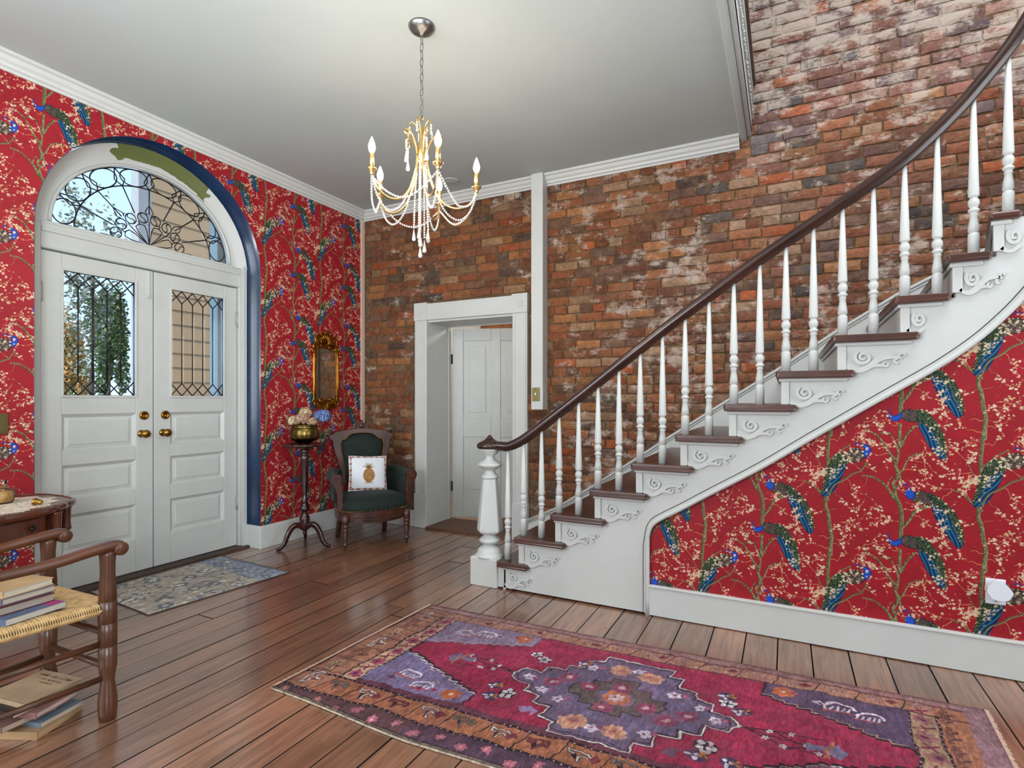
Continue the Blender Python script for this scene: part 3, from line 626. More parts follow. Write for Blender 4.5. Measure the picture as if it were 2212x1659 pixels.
# ------------------------------------------------------------------ arched front doors, frame and fanlight
XD = -4.135          # room side of the door leaves
FY = 2.323           # centre line
def blockframe(mb, y0, y1, z0, z1, holes, x0, x1):
    """slab with rectangular holes, holes listed bottom to top and all with the same y range"""
    hy0, hy1 = holes[0][0], holes[0][1]
    mb.box(x0, x1, y0, hy0, z0, z1); mb.box(x0, x1, hy1, y1, z0, z1)
    zz = z0
    for h in holes: mb.box(x0, x1, hy0, hy1, zz, h[2]); zz = h[3]
    mb.box(x0, x1, hy0, hy1, zz, z1); return mb
def hexpanes(root, y0, y1, z0, z1, x):
    w = (y1-y0)/5; h = .047; came = MB()
    def pane(pts):
        c = (sum(p[0] for p in pts)/len(pts), sum(p[1] for p in pts)/len(pts))
        k = lambda p, d: (p[0]+(c[0]-p[0])*0, p[1])
        m = MB(); n = len(pts)
        def inset(d):
            out = []
            for i, p in enumerate(pts):
                a = Vector((pts[i-1][0]-p[0], pts[i-1][1]-p[1])).normalized(); b = Vector((pts[(i+1) % n][0]-p[0], pts[(i+1) % n][1]-p[1])).normalized()
                s = a+b; cr = abs(a.x*b.y-a.y*b.x) or 1; s *= d/cr; out.append((p[0]+s.x, p[1]+s.y))
            return out
        a, b = inset(.0025), inset(.014)
        vs = [(x-.003, *p) for p in a]+[(x, *p) for p in a]+[(x+.004, *p) for p in b]
        fs = [tuple(range(n))]+[(i, (i+1) % n, n+(i+1) % n, n+i) for i in range(n)]+[(n+i, n+(i+1) % n, 2*n+(i+1) % n, 2*n+i) for i in range(n)]+[tuple(range(3*n-1, 2*n-1, -1))]
        m.add(vs, fs); obj('pane', m, M['pane'], root)
    for k in range(5):
        a, b, c = y0+k*w, y0+(k+.5)*w, y0+(k+1)*w
        pane([(a, z0+2*h), (b, z0+h), (c, z0+2*h), (c, z1-2*h), (b, z1-h), (a, z1-2*h)])
        pane([(a, z1), (b, z1-h), (c, z1)]); pane([(a, z0), (c, z0), (b, z0+h)])
        for zz, s in ((z0, 1), (z1, -1)):
            came.tube([(x, a, zz+s*2*h), (x, c, zz)], .0042, 6); came.tube([(x, a, zz), (x, c, zz+s*2*h)], .0042, 6)
    for k in range(6):
        a = y0+k*w
        if 0 < k < 5:
            pane([(a, z1-2*h), (a+w/2, z1-h), (a, z1), (a-w/2, z1-h)]); pane([(a, z0+2*h), (a-w/2, z0+h), (a, z0), (a+w/2, z0+h)])
            came.tube([(x, a, z0+2*h), (x, a, z1-2*h)], .0042, 6)
        else:
            s = w/2 if k == 0 else -w/2
            pane([(a, z1-2*h), (a+s, z1-h), (a, z1)]); pane([(a, z0+2*h), (a+s, z0+h), (a, z0)])
    came.tube([(x, y0, z0), (x, y1, z0), (x, y1, z1), (x, y0, z1)], .004, 6, closed=True)
    obj('lead_came', came, M['lead'], root)
def leaf(name, y0, y1, wy0, wy1, knob_y, hinge_y, label):
    root = sroot(name, (XD, (y0+y1)/2, .02)); root['label'] = label
    P = [(wy0-.008, wy1+.008, .250, .500), (wy0-.008, wy1+.008, .605, .822), (wy0-.008, wy1+.008, .912, 1.152), (wy0, wy1, 1.278, 2.080)]
    H = [(wy0-.008, wy1+.008, p[2], p[3]) for p in P[:3]]+[(wy0-.008, wy1+.008, 1.272, 2.086)]
    mb = MB(); blockframe(mb, y0+.002, y1-.002, .022, 2.188, H, XD-.045, XD); obj('door_frame', mb, M['door_white'], root, bevel=.004)
    for p in P[:3]:
        m = MB(); a, b, c, d = p[0], p[1], p[2], p[3]; t = .042; u = .058
        def ring(o): return [(a+o, c+o), (b-o, c+o), (b-o, d-o), (a+o, d-o)]
        vs = [(XD-.022, *q) for q in ring(-.004)]+[(XD-.022, *q) for q in ring(.012)]+[(XD-.014, *q) for q in ring(t)]+[(XD-.010, *q) for q in ring(t+.004)]+[(XD-.010, *q) for q in ring(u)]
        fs = [(5*0+i+4*k, (i+1) % 4+4*k, (i+1) % 4+4*k+4, i+4*k+4) for k in range(4) for i in range(4)]+[(16, 17, 18, 19)]
        m.add(vs, fs); 
        for i in range(4):    # sloping moulding round the panel
            q0, q1 = ring(0)[i], ring(0)[(i+1) % 4]; r0, r1 = ring(.02)[i], ring(.02)[(i+1) % 4]
            m.add([(XD-.002, *q0), (XD-.002, *q1), (XD-.02, *r1), (XD-.02, *r0)], [(0, 1, 2, 3)])
        obj('raised_panel', m, M['door_white'], root)
    m = MB(); a, b, c, d = wy0, wy1, 1.278, 2.080
    for o0, o1, x0, x1 in ((-.014, .002, XD-.001, XD+.008),):
        m.box(x0, x1, a-.016, a, c-.016, d+.016); m.box(x0, x1, b, b+.016, c-.016, d+.016); m.box(x0, x1, a, b, c-.016, c); m.box(x0, x1, a, b, d, d+.016)
    obj('glazing_bead', m, M['door_white'], root, bevel=.004)
    hexpanes(root, wy0, wy1, 1.278, 2.080, XD-.012)
    Rx = Matrix(((0, 0, 1), (0, 1, 0), (-1, 0, 0)))   # lathe axis z -> x
    k = MB(); k.lathe([(.027, 0), (.027, .004), (.02, .008), (.011, .012), (.010, .034), (.018, .04), (.027, .05), (.030, .06), (.027, .07), (.016, .078), (.004, .08)], (XD, knob_y, 1.004), 20, axis=Rx)
    kn = obj('door_knob', k, M['brass'], root); kn['label'] = 'round brass knob'
    k = MB(); k.lathe([(.032, 0), (.032, .006), (.027, .011), (.018, .012), (.016, .009), (.004, .009)], (XD, knob_y+(.018 if knob_y < FY+.02 else .018), 1.135), 20, axis=Rx)
    k.box(XD+.009, XD+.02, knob_y+.016, knob_y+.02, 1.122, 1.148)
    obj('deadbolt', k, M['brass'], root)
    for z in (.32, 1.86):
        h = MB(); h.lathe([(.008, 0), (.008, .13)], (XD+.004, hinge_y, z), 10); h.box(XD-.001, XD+.002, hinge_y-.018, hinge_y+.018, z+.006, z+.124)
        for j in (.026, .052, .078, .104): h.lathe([(.0088, j), (.0088, j+.003)], (XD+.004, hinge_y, z), 10)
        obj('hinge', h, M['steel_hinge'], root)
    return root
d1 = leaf('door_1', 1.672, 2.345, 1.793, 2.218, 2.262, 1.672, 'left white front door leaf with leaded glass and three panels')
d2 = leaf('door_2', 2.349, 3.022, 2.478, 2.897, 2.412, 3.022, 'right white front door leaf with leaded glass and three panels')
# sliding bolt at the top of the left leaf
b = MB(); b.box(XD, XD+.004, 2.295, 2.325, 1.985, 2.185); b.lathe([(.005, 0), (.005, .17)], (XD+.007, 2.31, 2.01), 8); b.ball((XD+.012, 2.31, 2.0), .009)
obj('slide_bolt', b, M['door_white'], d1, bevel=.001)
m = MB(); m.box(XD-.06, XD-.04, 1.67, 3.03, 0, 2.2); 
# frame: jambs, transom rail, arched surround
fr = MB(); AX, BZ = .607, .53; GZ = 2.372
xo = XD+.018
def ell(k, a=AX, b=BZ): return [(FY+a*cos(pi*i/k), GZ+b*sin(pi*i/k)) for i in range(k+1)]
K = 32
out = [(YM+(RA-.012)*cos(pi*i/K), max(GZ-.02, ZS+(RA-.012)*sin(pi*i/K))) for i in range(K+1)]
inn = ell(K, AX+.012, BZ+.012)
mid = [(YM+(RA-.085)*cos(pi*i/K), max(GZ-.02, ZS+(RA-.085)*sin(pi*i/K))) for i in range(K+1)]
vs = []; fs = []
for i in range(K+1): vs += [(xo+.045, *out[i]), (xo+.012, *mid[i]), (xo, *inn[i]), (xo-.05, *inn[i])]
for i in range(K): fs += [(4*i+j, 4*i+j+1, 4*i+5+j, 4*i+4+j) for j in range(3)]
fr.add(vs, fs, False)
frame = struct(obj('trim_8', fr, None)); frame['label'] = 'white arched surround of the fanlight with an olive green paint patch'
gm = bpy.data.materials.new('patched_arch_paint'); gm.use_nodes = True; bb = gm.node_tree.nodes['Principled BSDF']; bb.inputs['Roughness'].default_value = .4
g = nd(gm, 'ShaderNodeNewGeometry'); sx = nd(gm, 'ShaderNodeSeparateXYZ'); lk(gm, g.outputs['Position'], sx.inputs[0])
nn = nd(gm, 'ShaderNodeTexNoise'); nn.inputs['Scale'].default_value = 14; nn.inputs['Detail'].default_value = 5
mpp = nd(gm, 'ShaderNodeMapping'); mpp.inputs['Scale'].default_value = (1, .5, 1.6); lk(gm, g.outputs['Position'], mpp.inputs[0]); lk(gm, mpp.outputs[0], nn.inputs[0])
def mth(op, a, b): 
    x = nd(gm, 'ShaderNodeMath', operation=op)
    for i, q in enumerate((a, b)):
        if isinstance(q, (int, float)): x.inputs[i].default_value = q
        else: lk(gm, q, x.inputs[i])
    return x.outputs[0]
dn = mth('MULTIPLY', mth('SUBTRACT', nn.outputs[0], .5), .16)
ly = mth('ADD', mth('ABSOLUTE', mth('SUBTRACT', sx.outputs['Y'], 2.40), 0), dn)
vd = nd(gm, 'ShaderNodeVectorMath', operation='DISTANCE'); vd.inputs[1].default_value = (XD+.03, YM, ZS); lk(gm, g.outputs['Position'], vd.inputs[0])
f1 = mth('MULTIPLY', mth('LESS_THAN', ly, .33), mth('GREATER_THAN', mth('ADD', vd.outputs['Value'], mth('MULTIPLY', dn, .3)), RA-.105))
mx = nd(gm, 'ShaderNodeMix', data_type='RGBA'); mx.inputs['A'].default_value = s2l((198, 199, 195)); mx.inputs['B'].default_value = s2l((98, 106, 58)); lk(gm, f1, mx.inputs['Factor']); lk(gm, mx.outputs['Result'], bb.inputs['Base Color'])
frame.data.materials.append(gm)
m = MB(); m.box(XD-.06, xo, YL+.012, 1.668, 0, GZ); m.box(XD-.06, xo, 3.026, YR-.012, 0, GZ); m.box(xo-.01, xo+.043, YL+.006, YL+.05, 0, GZ); m.box(xo-.01, xo+.043, YR-.05, YR-.012, 0, GZ); obj('jamb', m, M['door_white'], frame, bevel=.004)
m = MB(); m.box(XD-.06, xo, 1.668, 3.026, 2.195, GZ); m.box(xo, xo+.012, 1.668, 3.026, 2.30, 2.325); m.box(XD-.03, xo+.004, FY-AX-.02, FY+AX+.02, GZ-.02, GZ-.002)
m.box(xo-.002, xo+.008, 1.668, 3.026, 2.197, 2.212)
obj('transom_rail', m, M['door_white'], frame, bevel=.004)
m = MB(); pts = [(xo+.004, y, z) for y, z in ell(K, AX+.006, BZ+.006)]; m.tube(pts, .012, 8); obj('arch_bead', m, M['door_white'], frame)
# sill and threshold in front of the doors
m = MB(); m.box(XD-.1, XD+.10, YL+.01, YR-.01, -.02, .018); sill = struct(obj('trim_9', m, mat('worn_sill', (74, 54, 44), .6, noise=12, rgb2=(52, 38, 32), bump=.3, bscale=40), bevel=.005)); sill['label'] = 'worn dark wooden sill under the front doors'

# fanlight
win = sroot('window_1', (XD, FY, GZ)); win['label'] = 'half-round leaded fanlight over the front doors'
gx = XD-.012; came = MB()
def E(r, t): return (FY+AX*r*cos(t), GZ+BZ*r*sin(t))
def fpane(pts, name='pane', t=.0):
    m = MB(); n = len(pts); m.add([(gx-.002+t, *p) for p in pts]+[(gx+.002+t, *p) for p in pts], [tuple(range(n)), tuple(range(2*n-1, n-1, -1))]+[(i, (i+1) % n, n+(i+1) % n, n+i) for i in range(n)])
    obj(name, m, M['pane'], win)
def ct(pts, r=.0045, closed=False): came.tube([(gx, *p) for p in pts], r, 6, closed=closed, up=(1, 0, 0))
N = 8; dt = pi/N; r0, r1, r2 = .40, .77, .99
def oval(i, s=1):
    t = (i+.5)*dt; c = E((r1+r2)/2, t); nx, nz = cos(t), sin(t); rad = (r2-r1)/2*(AX*nx*nx+BZ*nz*nz)*s; tan = .072*s*(.8+.2*abs(nx))
    tan = .5*sqrt((E(.88, i*dt)[0]-E(.88, (i+1)*dt)[0])**2+(E(.88, i*dt)[1]-E(.88, (i+1)*dt)[1])**2)*.9*s
    return [(c[0]+nx*rad*cos(a)-nz*tan*sin(a), c[1]+nz*rad*cos(a)+nx*tan*sin(a)) for a in [2*pi*q/20 for q in range(20)]]
for i in range(N):
    a, b = i*dt, (i+1)*dt
    fpane([E(r0, a+(b-a)*q/6) for q in range(7)]+[E(r1, b-(b-a)*q/6) for q in range(7)])
    fpane(oval(i)); ct(oval(i), closed=True)
    # spandrel pieces between neighbouring ovals
    o = oval(i); c = o[5:16]    # side towards the next sector and around
    ov = o[0:11]; ovn = oval(i+1)[10:20]+[oval(i+1)[0]] if i < N-1 else None
    if ovn: fpane(ov+list(ovn))
    if i: ct([E(r0+.03, a), E(r1, a)]); ct([E(r1, a), E(.85, a+.07), E(r2, a)]); ct([E(r1, a), E(.85, a-.07), E(r2, a)])
ct([E(r1, pi*q/48) for q in range(49)]); ct([E(r2, pi*q/48) for q in range(49)]); ct([E(r2, 0), E(r2, pi)])
for i in range(8):        # rosette of small rounds with an S line
    t = (i+.5)*dt; c = E(.37, t); rr_ = .036
    cir = [(c[0]+rr_*cos(2*pi*q/16), c[1]+rr_*sin(2*pi*q/16)) for q in range(16)]
    cir = [(y, max(z, GZ+.001)) for y, z in cir]; fpane(cir, t=.004); ct(cir, .004, True)
    s = []
    for q in range(13):
        u = -1+2*q/12; w = .4*sin(pi*u)*rr_; s.append((c[0]+rr_*u*cos(t)-w*sin(t), max(GZ, c[1]+rr_*u*sin(t)+w*cos(t))))
    ct(s, .0035)
for i in range(4):        # petals in the heart of the fan
    a0, a1 = pi*i/4, pi*(i+1)/4; t = (a0+a1)/2
    pet = [E(.0, t)]+[E(.20, t-.26), E(.27, t-.2), E(.29, t), E(.27, t+.2), E(.20, t+.26)]
    pet = [(p[0], max(p[1], GZ+.001)) for p in pet]; fpane(pet, t=.001); ct(pet, .004, True); ct([E(.02, a0), E(.33, a0)], .004); ct([E(.28, t), E(.33, t)], .004)
    fpane([E(.27, a0), E(.33, a0+.2), E(.33, a1-.2), E(.29, t)])
for t in (pi*.25, pi*.5, pi*.75):
    lf = [E(.42, t-.06), E(.46, t-.1), E(.56, t), E(.46, t+.1), E(.42, t+.06)]; ct(lf, .004)
for t in (.03, pi-.03): ct([E(.42, t), E(.48, t), E(.52, max(.01, min(pi-.01, t)))], .004)
obj('lead_came', came, M['lead'], win)

# ------------------------------------------------------------------ inner door in the brick wall
cas = MB(); y0, y1 = YB-.035, YB+.004; CX0, CX1, OX0, OX1, OZ, CZ = -3.245, -2.025, -3.103, -2.172, 2.0, 2.19
cas.box(CX0, OX0, y0, y1, .20, OZ+.02); cas.box(OX1, CX1, y0, y1, .20, OZ+.02); cas.box(OX0, OX1, y0, y1, OZ+.02, CZ-.01)
ca = struct(obj('trim_10', cas, M['white'], bevel=.006)); ca['label'] = 'white casing round the inner door with bullseye corner blocks'
def flutes(x0, x1, z0, z1):
    m = MB(); m.box(x0+.012, x0+.03, y0-.006, y0+.004, z0, z1); m.box(x1-.03, x1-.012, y0-.006, y0+.004, z0, z1); return m
obj('casing_bead', flutes(CX0, OX0, .2, OZ+.02), M['white'], ca, bevel=.003); obj('casing_bead', flutes(OX1, CX1, .2, OZ+.02), M['white'], ca, bevel=.003)
for x0, x1 in ((CX0-.004, OX0+.004), (OX1-.004, CX1+.004)):
    m = MB(); m.box(x0, x1, y0-.008, y1, .0, .33); obj('plinth_block', m, M['white'], ca, bevel=.005)
    m = MB(); m.box(x0, x1, y0-.006, y1, OZ+.02, CZ); cx = (x0+x1)/2; cz = (OZ+.02+CZ)/2
    Ry = Matrix(((1, 0, 0), (0, 0, -1), (0, 1, 0)))
    m.lathe([(.034, 0), (.034, .008), (.026, .009), (.022, .004), (.012, .004), (.008, .01), (.001, .011)], (cx, y0-.005, cz), 20, axis=Ry); obj('corner_block', m, M['white'], ca, bevel=.002)
m = MB(); D = .40; m.box(OX0-.02, OX0, y1-.01, YB+D, 0, OZ+.02); m.box(OX1, OX1+.02, y1-.01, YB+D, 0, OZ+.02); m.box(OX0-.02, OX1+.02, y1-.01, YB+D, OZ, OZ+.03)
m.box(OX0, OX0+.012, YB+D-.06, YB+D-.045, 0, OZ); m.box(OX0, OX1, YB+D-.06, YB+D-.045, OZ-.012, OZ)
obj('jamb_lining', m, M['white'], ca, bevel=.003)
m = MB(); m.box(DX0-.02, DX1+.02, YB+.29, YB+.31, DZ-.1, DZ+.3); m.box(DX0-.02, OX0-.01, YB+.01, YB+D, 0, DZ); m.box(OX1+.01, DX1+.02, YB+.01, YB+D, 0, DZ); m.box(DX0, DX1, YB+.02, YB+D, OZ+.02, DZ); obj('rough_frame', m, M['white'], ca)
m = MB(); m.box(OX0, OX1, YB-.06, YB+D, -.02, .022); th = struct(obj('trim_11', m, mat('door_threshold', (112, 74, 52), .5, noise=8, rgb2=(78, 50, 36), stretch=(.3, 3, 1), bump=.2), bevel=.008)); th['label'] = 'worn brown wooden threshold of the inner door'
# ajar leaf, hinged on the left
DA = radians(21); hx, hy = OX0+.012, YB+D+.005; R3 = Matrix.Translation((hx, hy, 0)) @ Matrix.Rotation(DA, 4, 'Z')
d3 = sroot('door_3', (hx, hy, .02)); d3['label'] = 'white six panel inner door standing ajar in the brick wall'
wd, ht = .90, 1.985
m = MB(); xs = [0, .115, .415, .505, .80, wd]; zs = [.03, .26, .80, .98, 1.82, ht]
t0, t1 = 0, .035
m.box(0, .115, t0, t1, .03, ht); m.box(.80, wd, t0, t1, .03, ht); m.box(.405, .505, t0, t1, .03, ht)
for a, b in ((.03, .26), (.86, 1.06), (1.86, ht)): m.box(.115, .405, t0, t1, a, b); m.box(.505, .80, t0, t1, a, b)
m.xform(R3); obj('door_frame', m, M['door_white'], d3, bevel=.004)
for a, b in ((.26, .86), (1.06, 1.86)):
    for x0, x1 in ((.115, .405), (.505, .80)):
        m = MB(); m.box(x0-.005, x1+.005, .012, .03, a-.005, b+.005); m.box(x0+.055, x1-.055, .005, .012, a+.055, b-.055); m.xform(R3); obj('raised_panel', m, M['door_white'], d3, bevel=.006)
for z in (.3, 1.62):
    h = MB(); h.lathe([(.008, 0), (.008, .1)], (-.004, -.006, z), 8); h.box(-.03, .0, -.002, .001, z, z+.1); h.xform(R3); obj('hinge', h, M['black'], d3)
# ------------------------------------------------------------------ staircase
stair = thing('staircase', 'white staircase with dark wood treads, turned balusters and curved handrail', 'staircase', (-1.80, 3.23, 0))
X0 = [-1.82, -1.567, -1.312, -1.055, -.804, -.553, -.298, -.045, .207, .465, .663, .809, .95, 1.09, 1.23]
Z0 = [.188+.1726*i for i in range(len(X0))]
FAN = [0]*9+[.02, .10, .29, .52, .8, 1.1]            # how far the wall end of a winder swings round
YF, YW = 3.11, 4.325
for i, (x, z) in enumerate(zip(X0, Z0)):
    xn = X0[i+1] if i+1 < len(X0) else x+.14
    fan, fn = FAN[i], FAN[i+1] if i+1 < len(FAN) else FAN[i]+.3
    over = .10 if i < 9 else (.02 if i < 11 else -.02)
    m = MB(); xl = x if i else -1.69
    poly = [(xl, YF), (xn+over, YF), (xn+over, 3.19), (xn+fn+.05, YW), (xl+fan, YW)]
    m.prism(poly, 'z', z-.036, z); obj('tread', m, M['tread_wood'], stair, bevel=.016, seg=4)
    zb = Z0[i-1] if i else 0
    m = MB(); a = xl+.03
    m.add([(a, 3.15, zb), (a, 3.15, z-.036), (a+fan, YW, z-.036), (a+fan, YW, zb), (a+.018, 3.15, zb), (a+.018, 3.15, z-.036), (a+fan+.018, YW, z-.036), (a+fan+.018, YW, zb)],
          [(0, 1, 2, 3), (7, 6, 5, 4), (0, 4, 5, 1), (1, 5, 6, 2), (2, 6, 7, 3), (3, 7, 4, 0)])
    ri = obj('riser', m, M['white'], stair)
    m = MB(); m.prism([(a-.014, 3.135), (xn+over-.03, 3.135), (xn+over-.03, 3.15), (a, 3.15), (a+fan, YW), (a+fan-.014, YW)], 'z', z-.055, z-.036)
    obj('cove_moulding', m, M['white'], stair, bevel=.006)
    m = MB(); m.box(a-.004, a+.034, 3.138, 3.152, zb, z-.055) if i else m.box(a, a+.01, 3.14, 3.15, .02, z-.055); obj('riser_end', m, M['white'], stair, bevel=.003)
# scroll brackets: a spiral, a bowl that sweeps right and a leaf tail
def bracket_mesh(sx=1, tail=True, clip=0):
    m = MB(); c = (.105, -.052); pts = []; ws = []
    for k in range(30):
        t = 2*pi*1.55*k/29; r = .007+.031*k/29; pts.append((c[0]+r*cos(t+.6), c[1]-r*sin(t+.6)*.95)); ws.append(.010+.007*k/29)
    m.ribbon([(x*sx, z) for x, z in pts], ws, 0, -.014)
    bowl = [(.036, -.098), (.058, -.112), (.085, -.117), (.112, -.108), (.135, -.092), (.155, -.074), (.185, -.058), (.215, -.055), (.25, -.058)]
    b2 = [(p.x, p.z) for p in catmull([(x, 0, z) for x, z in bowl], 4)]
    if tail:
        m.ribbon([(x*sx, z) for x, z in b2], [.012+.014*sin(pi*q/(len(b2)-1)) for q in range(len(b2))], 0, -.013)
        for cc, r, s0 in (((.262, -.050), .016, 0), ((.240, -.074), .012, 1), ((.196, -.088), .013, 2)):
            q = [(cc[0]+r*cos(a)*.8, cc[1]+r*sin(a)*.8) for a in [s0+4.6*k/10 for k in range(11)]]; m.ribbon([(x*sx, z) for x, z in q], .010, 0, -.013)
        m.ribbon([(x*sx, z) for x, z in [(.135, -.10), (.16, -.092), (.185, -.094), (.2, -.102)]], [.012, .016, .014, .006], 0, -.012)
    else: m.ribbon([(x*sx, z) for x, z in b2[:16]], [.016]*16, 0, -.013)
    return m
BM1 = bracket_mesh().mesh('scroll_bracket', M['white'])
for i in range(len(X0)-3):
    xl = X0[i] if i else -1.70; z = Z0[i]
    full = i not in (0,) and X0[i+1]-X0[i] > .22
    me = BM1 if full else (bracket_mesh(.66 if i else .82, i == 0 or i == 10).mesh('scroll_bracket', M['white']))
    o = bpy.data.objects.new('scroll_bracket', me); C.objects.link(o); place(o, stair, (xl+.03, 3.151, z-.056-(.004 if i else -.01)))
# closed white side panel between the treads and the curved lower edge
poly = [(-1.70, .012), (-1.70, Z0[0]-.036)]
for i in range(1, len(X0)): poly += [(X0[i]+.04, Z0[i-1]-.02), (X0[i]+.04, Z0[i]-.036)]
poly += [(1.45, Z0[-1]-.036), (1.5, 2.8)]
lower = [p for p in cur if p[0] <= 1.5][::-1]
m = MB(); m.prism(poly+lower+[(-.712, .012)], 'y', 3.15, 3.182); obj('side_panel', m, M['white'], stair)
m = MB(); m.tube([(-.712, 3.146, .0)]+[(-.712, 3.146, .1*k) for k in range(1, 5)]+[(x, 3.146, z) for x, z in cur if x < 1.6], .0125, 10, up=(0, 1, 0)); obj('edge_bead', m, M['white'], stair)
m = MB(); m.tube([(-.738, 3.1505, .0)]+[(-.738, 3.1505, .1*k) for k in range(1, 5)]+[(x-.014, 3.1505, z+.022) for x, z in cur if x < 1.6], .0022, 5, up=(0, 1, 0)); obj('panel_joint', m, M['dark_gap'], stair)
# wall string against the brick
SKT = [(-2.02, .20), (-1.75, .33), (-1.41, .55), (-1.119, .747), (-.823, .955), (-.368, 1.262), (-.012, 1.498), (.315, 1.728), (.657, 1.95), (1.155, 2.215), (1.7, 2.6)]
m = MB(); m.prism(SKT+[(1.7, 2.0), (-1.9, -.0), (-2.02, 0)], 'y', YB-.026, YB); ws = obj('wall_string', m, M['white'], stair)
m = MB(); m.tube([(x, YB-.026, z-.012) for x, z in SKT], .012, 8, up=(0, 1, 0)); m.tube([(x, YB-.028, z-.034) for x, z in SKT], .006, 6, up=(0, 1, 0)); obj('string_cap', m, M['white'], stair)
# newel post
nx, ny = -1.80, 3.225
nw = obj('newel_post', MB().box(nx-.102, nx+.102, ny-.095, ny+.102, 0, .19), M['white'], stair, bevel=.006)
m = MB()
m.lathe([(.104, .185), (.098, .2), (.088, .208), (.085, .222), (.080, .234), (.06, .25), (.044, .258), (.041, .264), (.055, .272), (.070, .282), (.0745, .292), (.070, .302), (.055, .314), (.043, .326), (.042, .334), (.06, .338)], (nx, ny, 0), 28)
m.lathe([(.044, .332), (.076, .344), (.0885, .358), (.089, .372), (.0555, .708), (.05, .714)], (nx, ny, 0), 8, smooth=False, a0=pi/8)
m.lathe([(.05, .71), (.057, .716), (.060, .724), (.054, .734), (.044, .74), (.036, .756), (.034, .768), (.05, .776), (.056, .782), (.068, .788), (.082, .800), (.085, .807), (.078, .816), (.058, .828), (.040, .838), (.031, .852), (.032, .866), (.044, .876), (.058, .888), (.060, .897), (.076, .904), (.078, .912), (.07, .918)], (nx, ny, 0), 28)
obj('newel_turning', m, M['white'], nw)
# handrail
RAIL = [(-1.735, .938), (-1.69, .936), (-1.64, .938), (-1.56, .972), (-1.47, 1.030), (-1.308, 1.148), (-1.152, 1.262), (-.887, 1.462), (-.587, 1.685), (-.336, 1.860), (-.125, 2.004), (.063, 2.122), (.219, 2.220), (.416, 2.345), (.556, 2.448), (.706, 2.592), (.808, 2.714), (.882, 2.812), (.945, 2.91), (1.03, 3.07), (1.12, 3.27), (1.2, 3.5)]
rp_ = [(p.x, 3.2, p.z) for p in catmull([(x, 0, z) for x, z in RAIL], 5)]
sec = [(.030, -.010), (.034, .006), (.028, .022), (.014, .031), (-.014, .031), (-.028, .022), (-.034, .006), (-.030, -.010), (-.022, -.018), (-.018, -.030), (.018, -.030), (.022, -.018)]
m = MB(); m.sweep(rp_, sec, up=(0, 0, 1)); hr = obj('handrail', m, M['rail_wood'], stair)
m = MB(); m.lathe([(.03, .916), (.083, .918), (.089, .93), (.088, .942), (.078, .955), (.05, .968), (.03, .982), (.018, .99), (.016, .998), (.008, 1.006), (.001, 1.008)], (nx, ny-.005, 0), 28); obj('newel_cap', m, M['rail_wood'], stair)
def railz(x):
    for a, b in zip(rp_, rp_[1:]):
        if a[0] <= x <= b[0]: return a[2]+(b[2]-a[2])*(x-a[0])/(b[0]-a[0]+1e-9)
    return 3.0
BX = [-1.65, -1.534, -1.405, -1.283, -1.152, -1.026, -.895, -.767, -.637, -.510, -.381, -.252, -.122, .004, .131, .260, .391, .518, .645, .780, .903, 1.02, 1.13]
for x in BX:
    i = max(k for k in range(len(X0)) if X0[k]+.005 < x); zb = Z0[i]; h = railz(x)-.026-zb
    low = [(.0225, 0), (.0225, .095), (.021, .104), (.0175, .107), (.0175, .111), (.0225, .115), (.0195, .145), (.0135, .185), (.0165, .19), (.0165, .196), (.0135, .2), (.021, .207), (.0225, .211), (.021, .216), (.014, .222), (.018, .23), (.0225, .242), (.0215, .256), (.015, .268), (.0145, .273), (.0215, .277)]
    m = MB(); m.lathe(low+[(.0215, .281), (.009, h)], (0, 0, 0), 12)
    o = obj('baluster', m.mesh('baluster', M['white']), None, stair, loc=(x, 3.2, zb))
# ------------------------------------------------------------------ chandelier
CX, CY = -1.686, 2.292
RV, FV = Vector((.8923, .4515, 0)), Vector((-.4515, .8923, 0))
ch = thing('chandelier', 'five-arm gilt candle chandelier with crystal bead swags hanging from the ceiling', 'chandelier', (CX, CY, ZC))
m = MB(); m.lathe([(.068, ZC), (.068, ZC-.008), (.062, ZC-.014), (.060, ZC-.02), (.046, ZC-.026), (.040, ZC-.034), (.018, ZC-.038), (.010, ZC-.05), (.001, ZC-.052)], (CX, CY, 0), 32); obj('canopy', m, M['nickel'], ch)
m = MB(); z = ZC-.048; k = 0; L = .046
while z-L > 2.70:
    pts = []
    for q in range(14):
        t = 2*pi*q/14; a = .0085*cos(t); b = (L/2)*sin(t); b = max(-L/2, min(L/2, b*1.15))
        pts.append((CX+(a if k % 2 else 0), CY+(0 if k % 2 else a), z-L/2+b))
    m.tube(pts, .0022, 6, closed=True, up=(.3, .7, .2)); z -= L-.007; k += 1
obj('chain', m, M['nickel'], ch)
m = MB(); m.tube([(CX, CY, z+.01), (CX, CY, 2.60)], .004, 8)
m.tube([(CX+.011*cos(t), CY, z+.002+.011*sin(t)) for t in [2*pi*q/12 for q in range(12)]], .0028, 6, closed=True, up=(0, 1, 0))
m.lathe([(.006, 2.66), (.012, 2.65), (.008, 2.63), (.02, 2.56), (.024, 2.552), (.024, 2.498), (.018, 2.49), (.012, 2.47), (.016, 2.455), (.006, 2.44), (.001, 2.438)], (CX, CY, 0), 18)
obj('stem', m, M['champagne'], ch)
ANG = [radians(7+72*k) for k in range(5)]
def at(a, r, z): return Vector((CX, CY, 0))+RV*(r*cos(a))+FV*(r*sin(a))+Vector((0, 0, z))
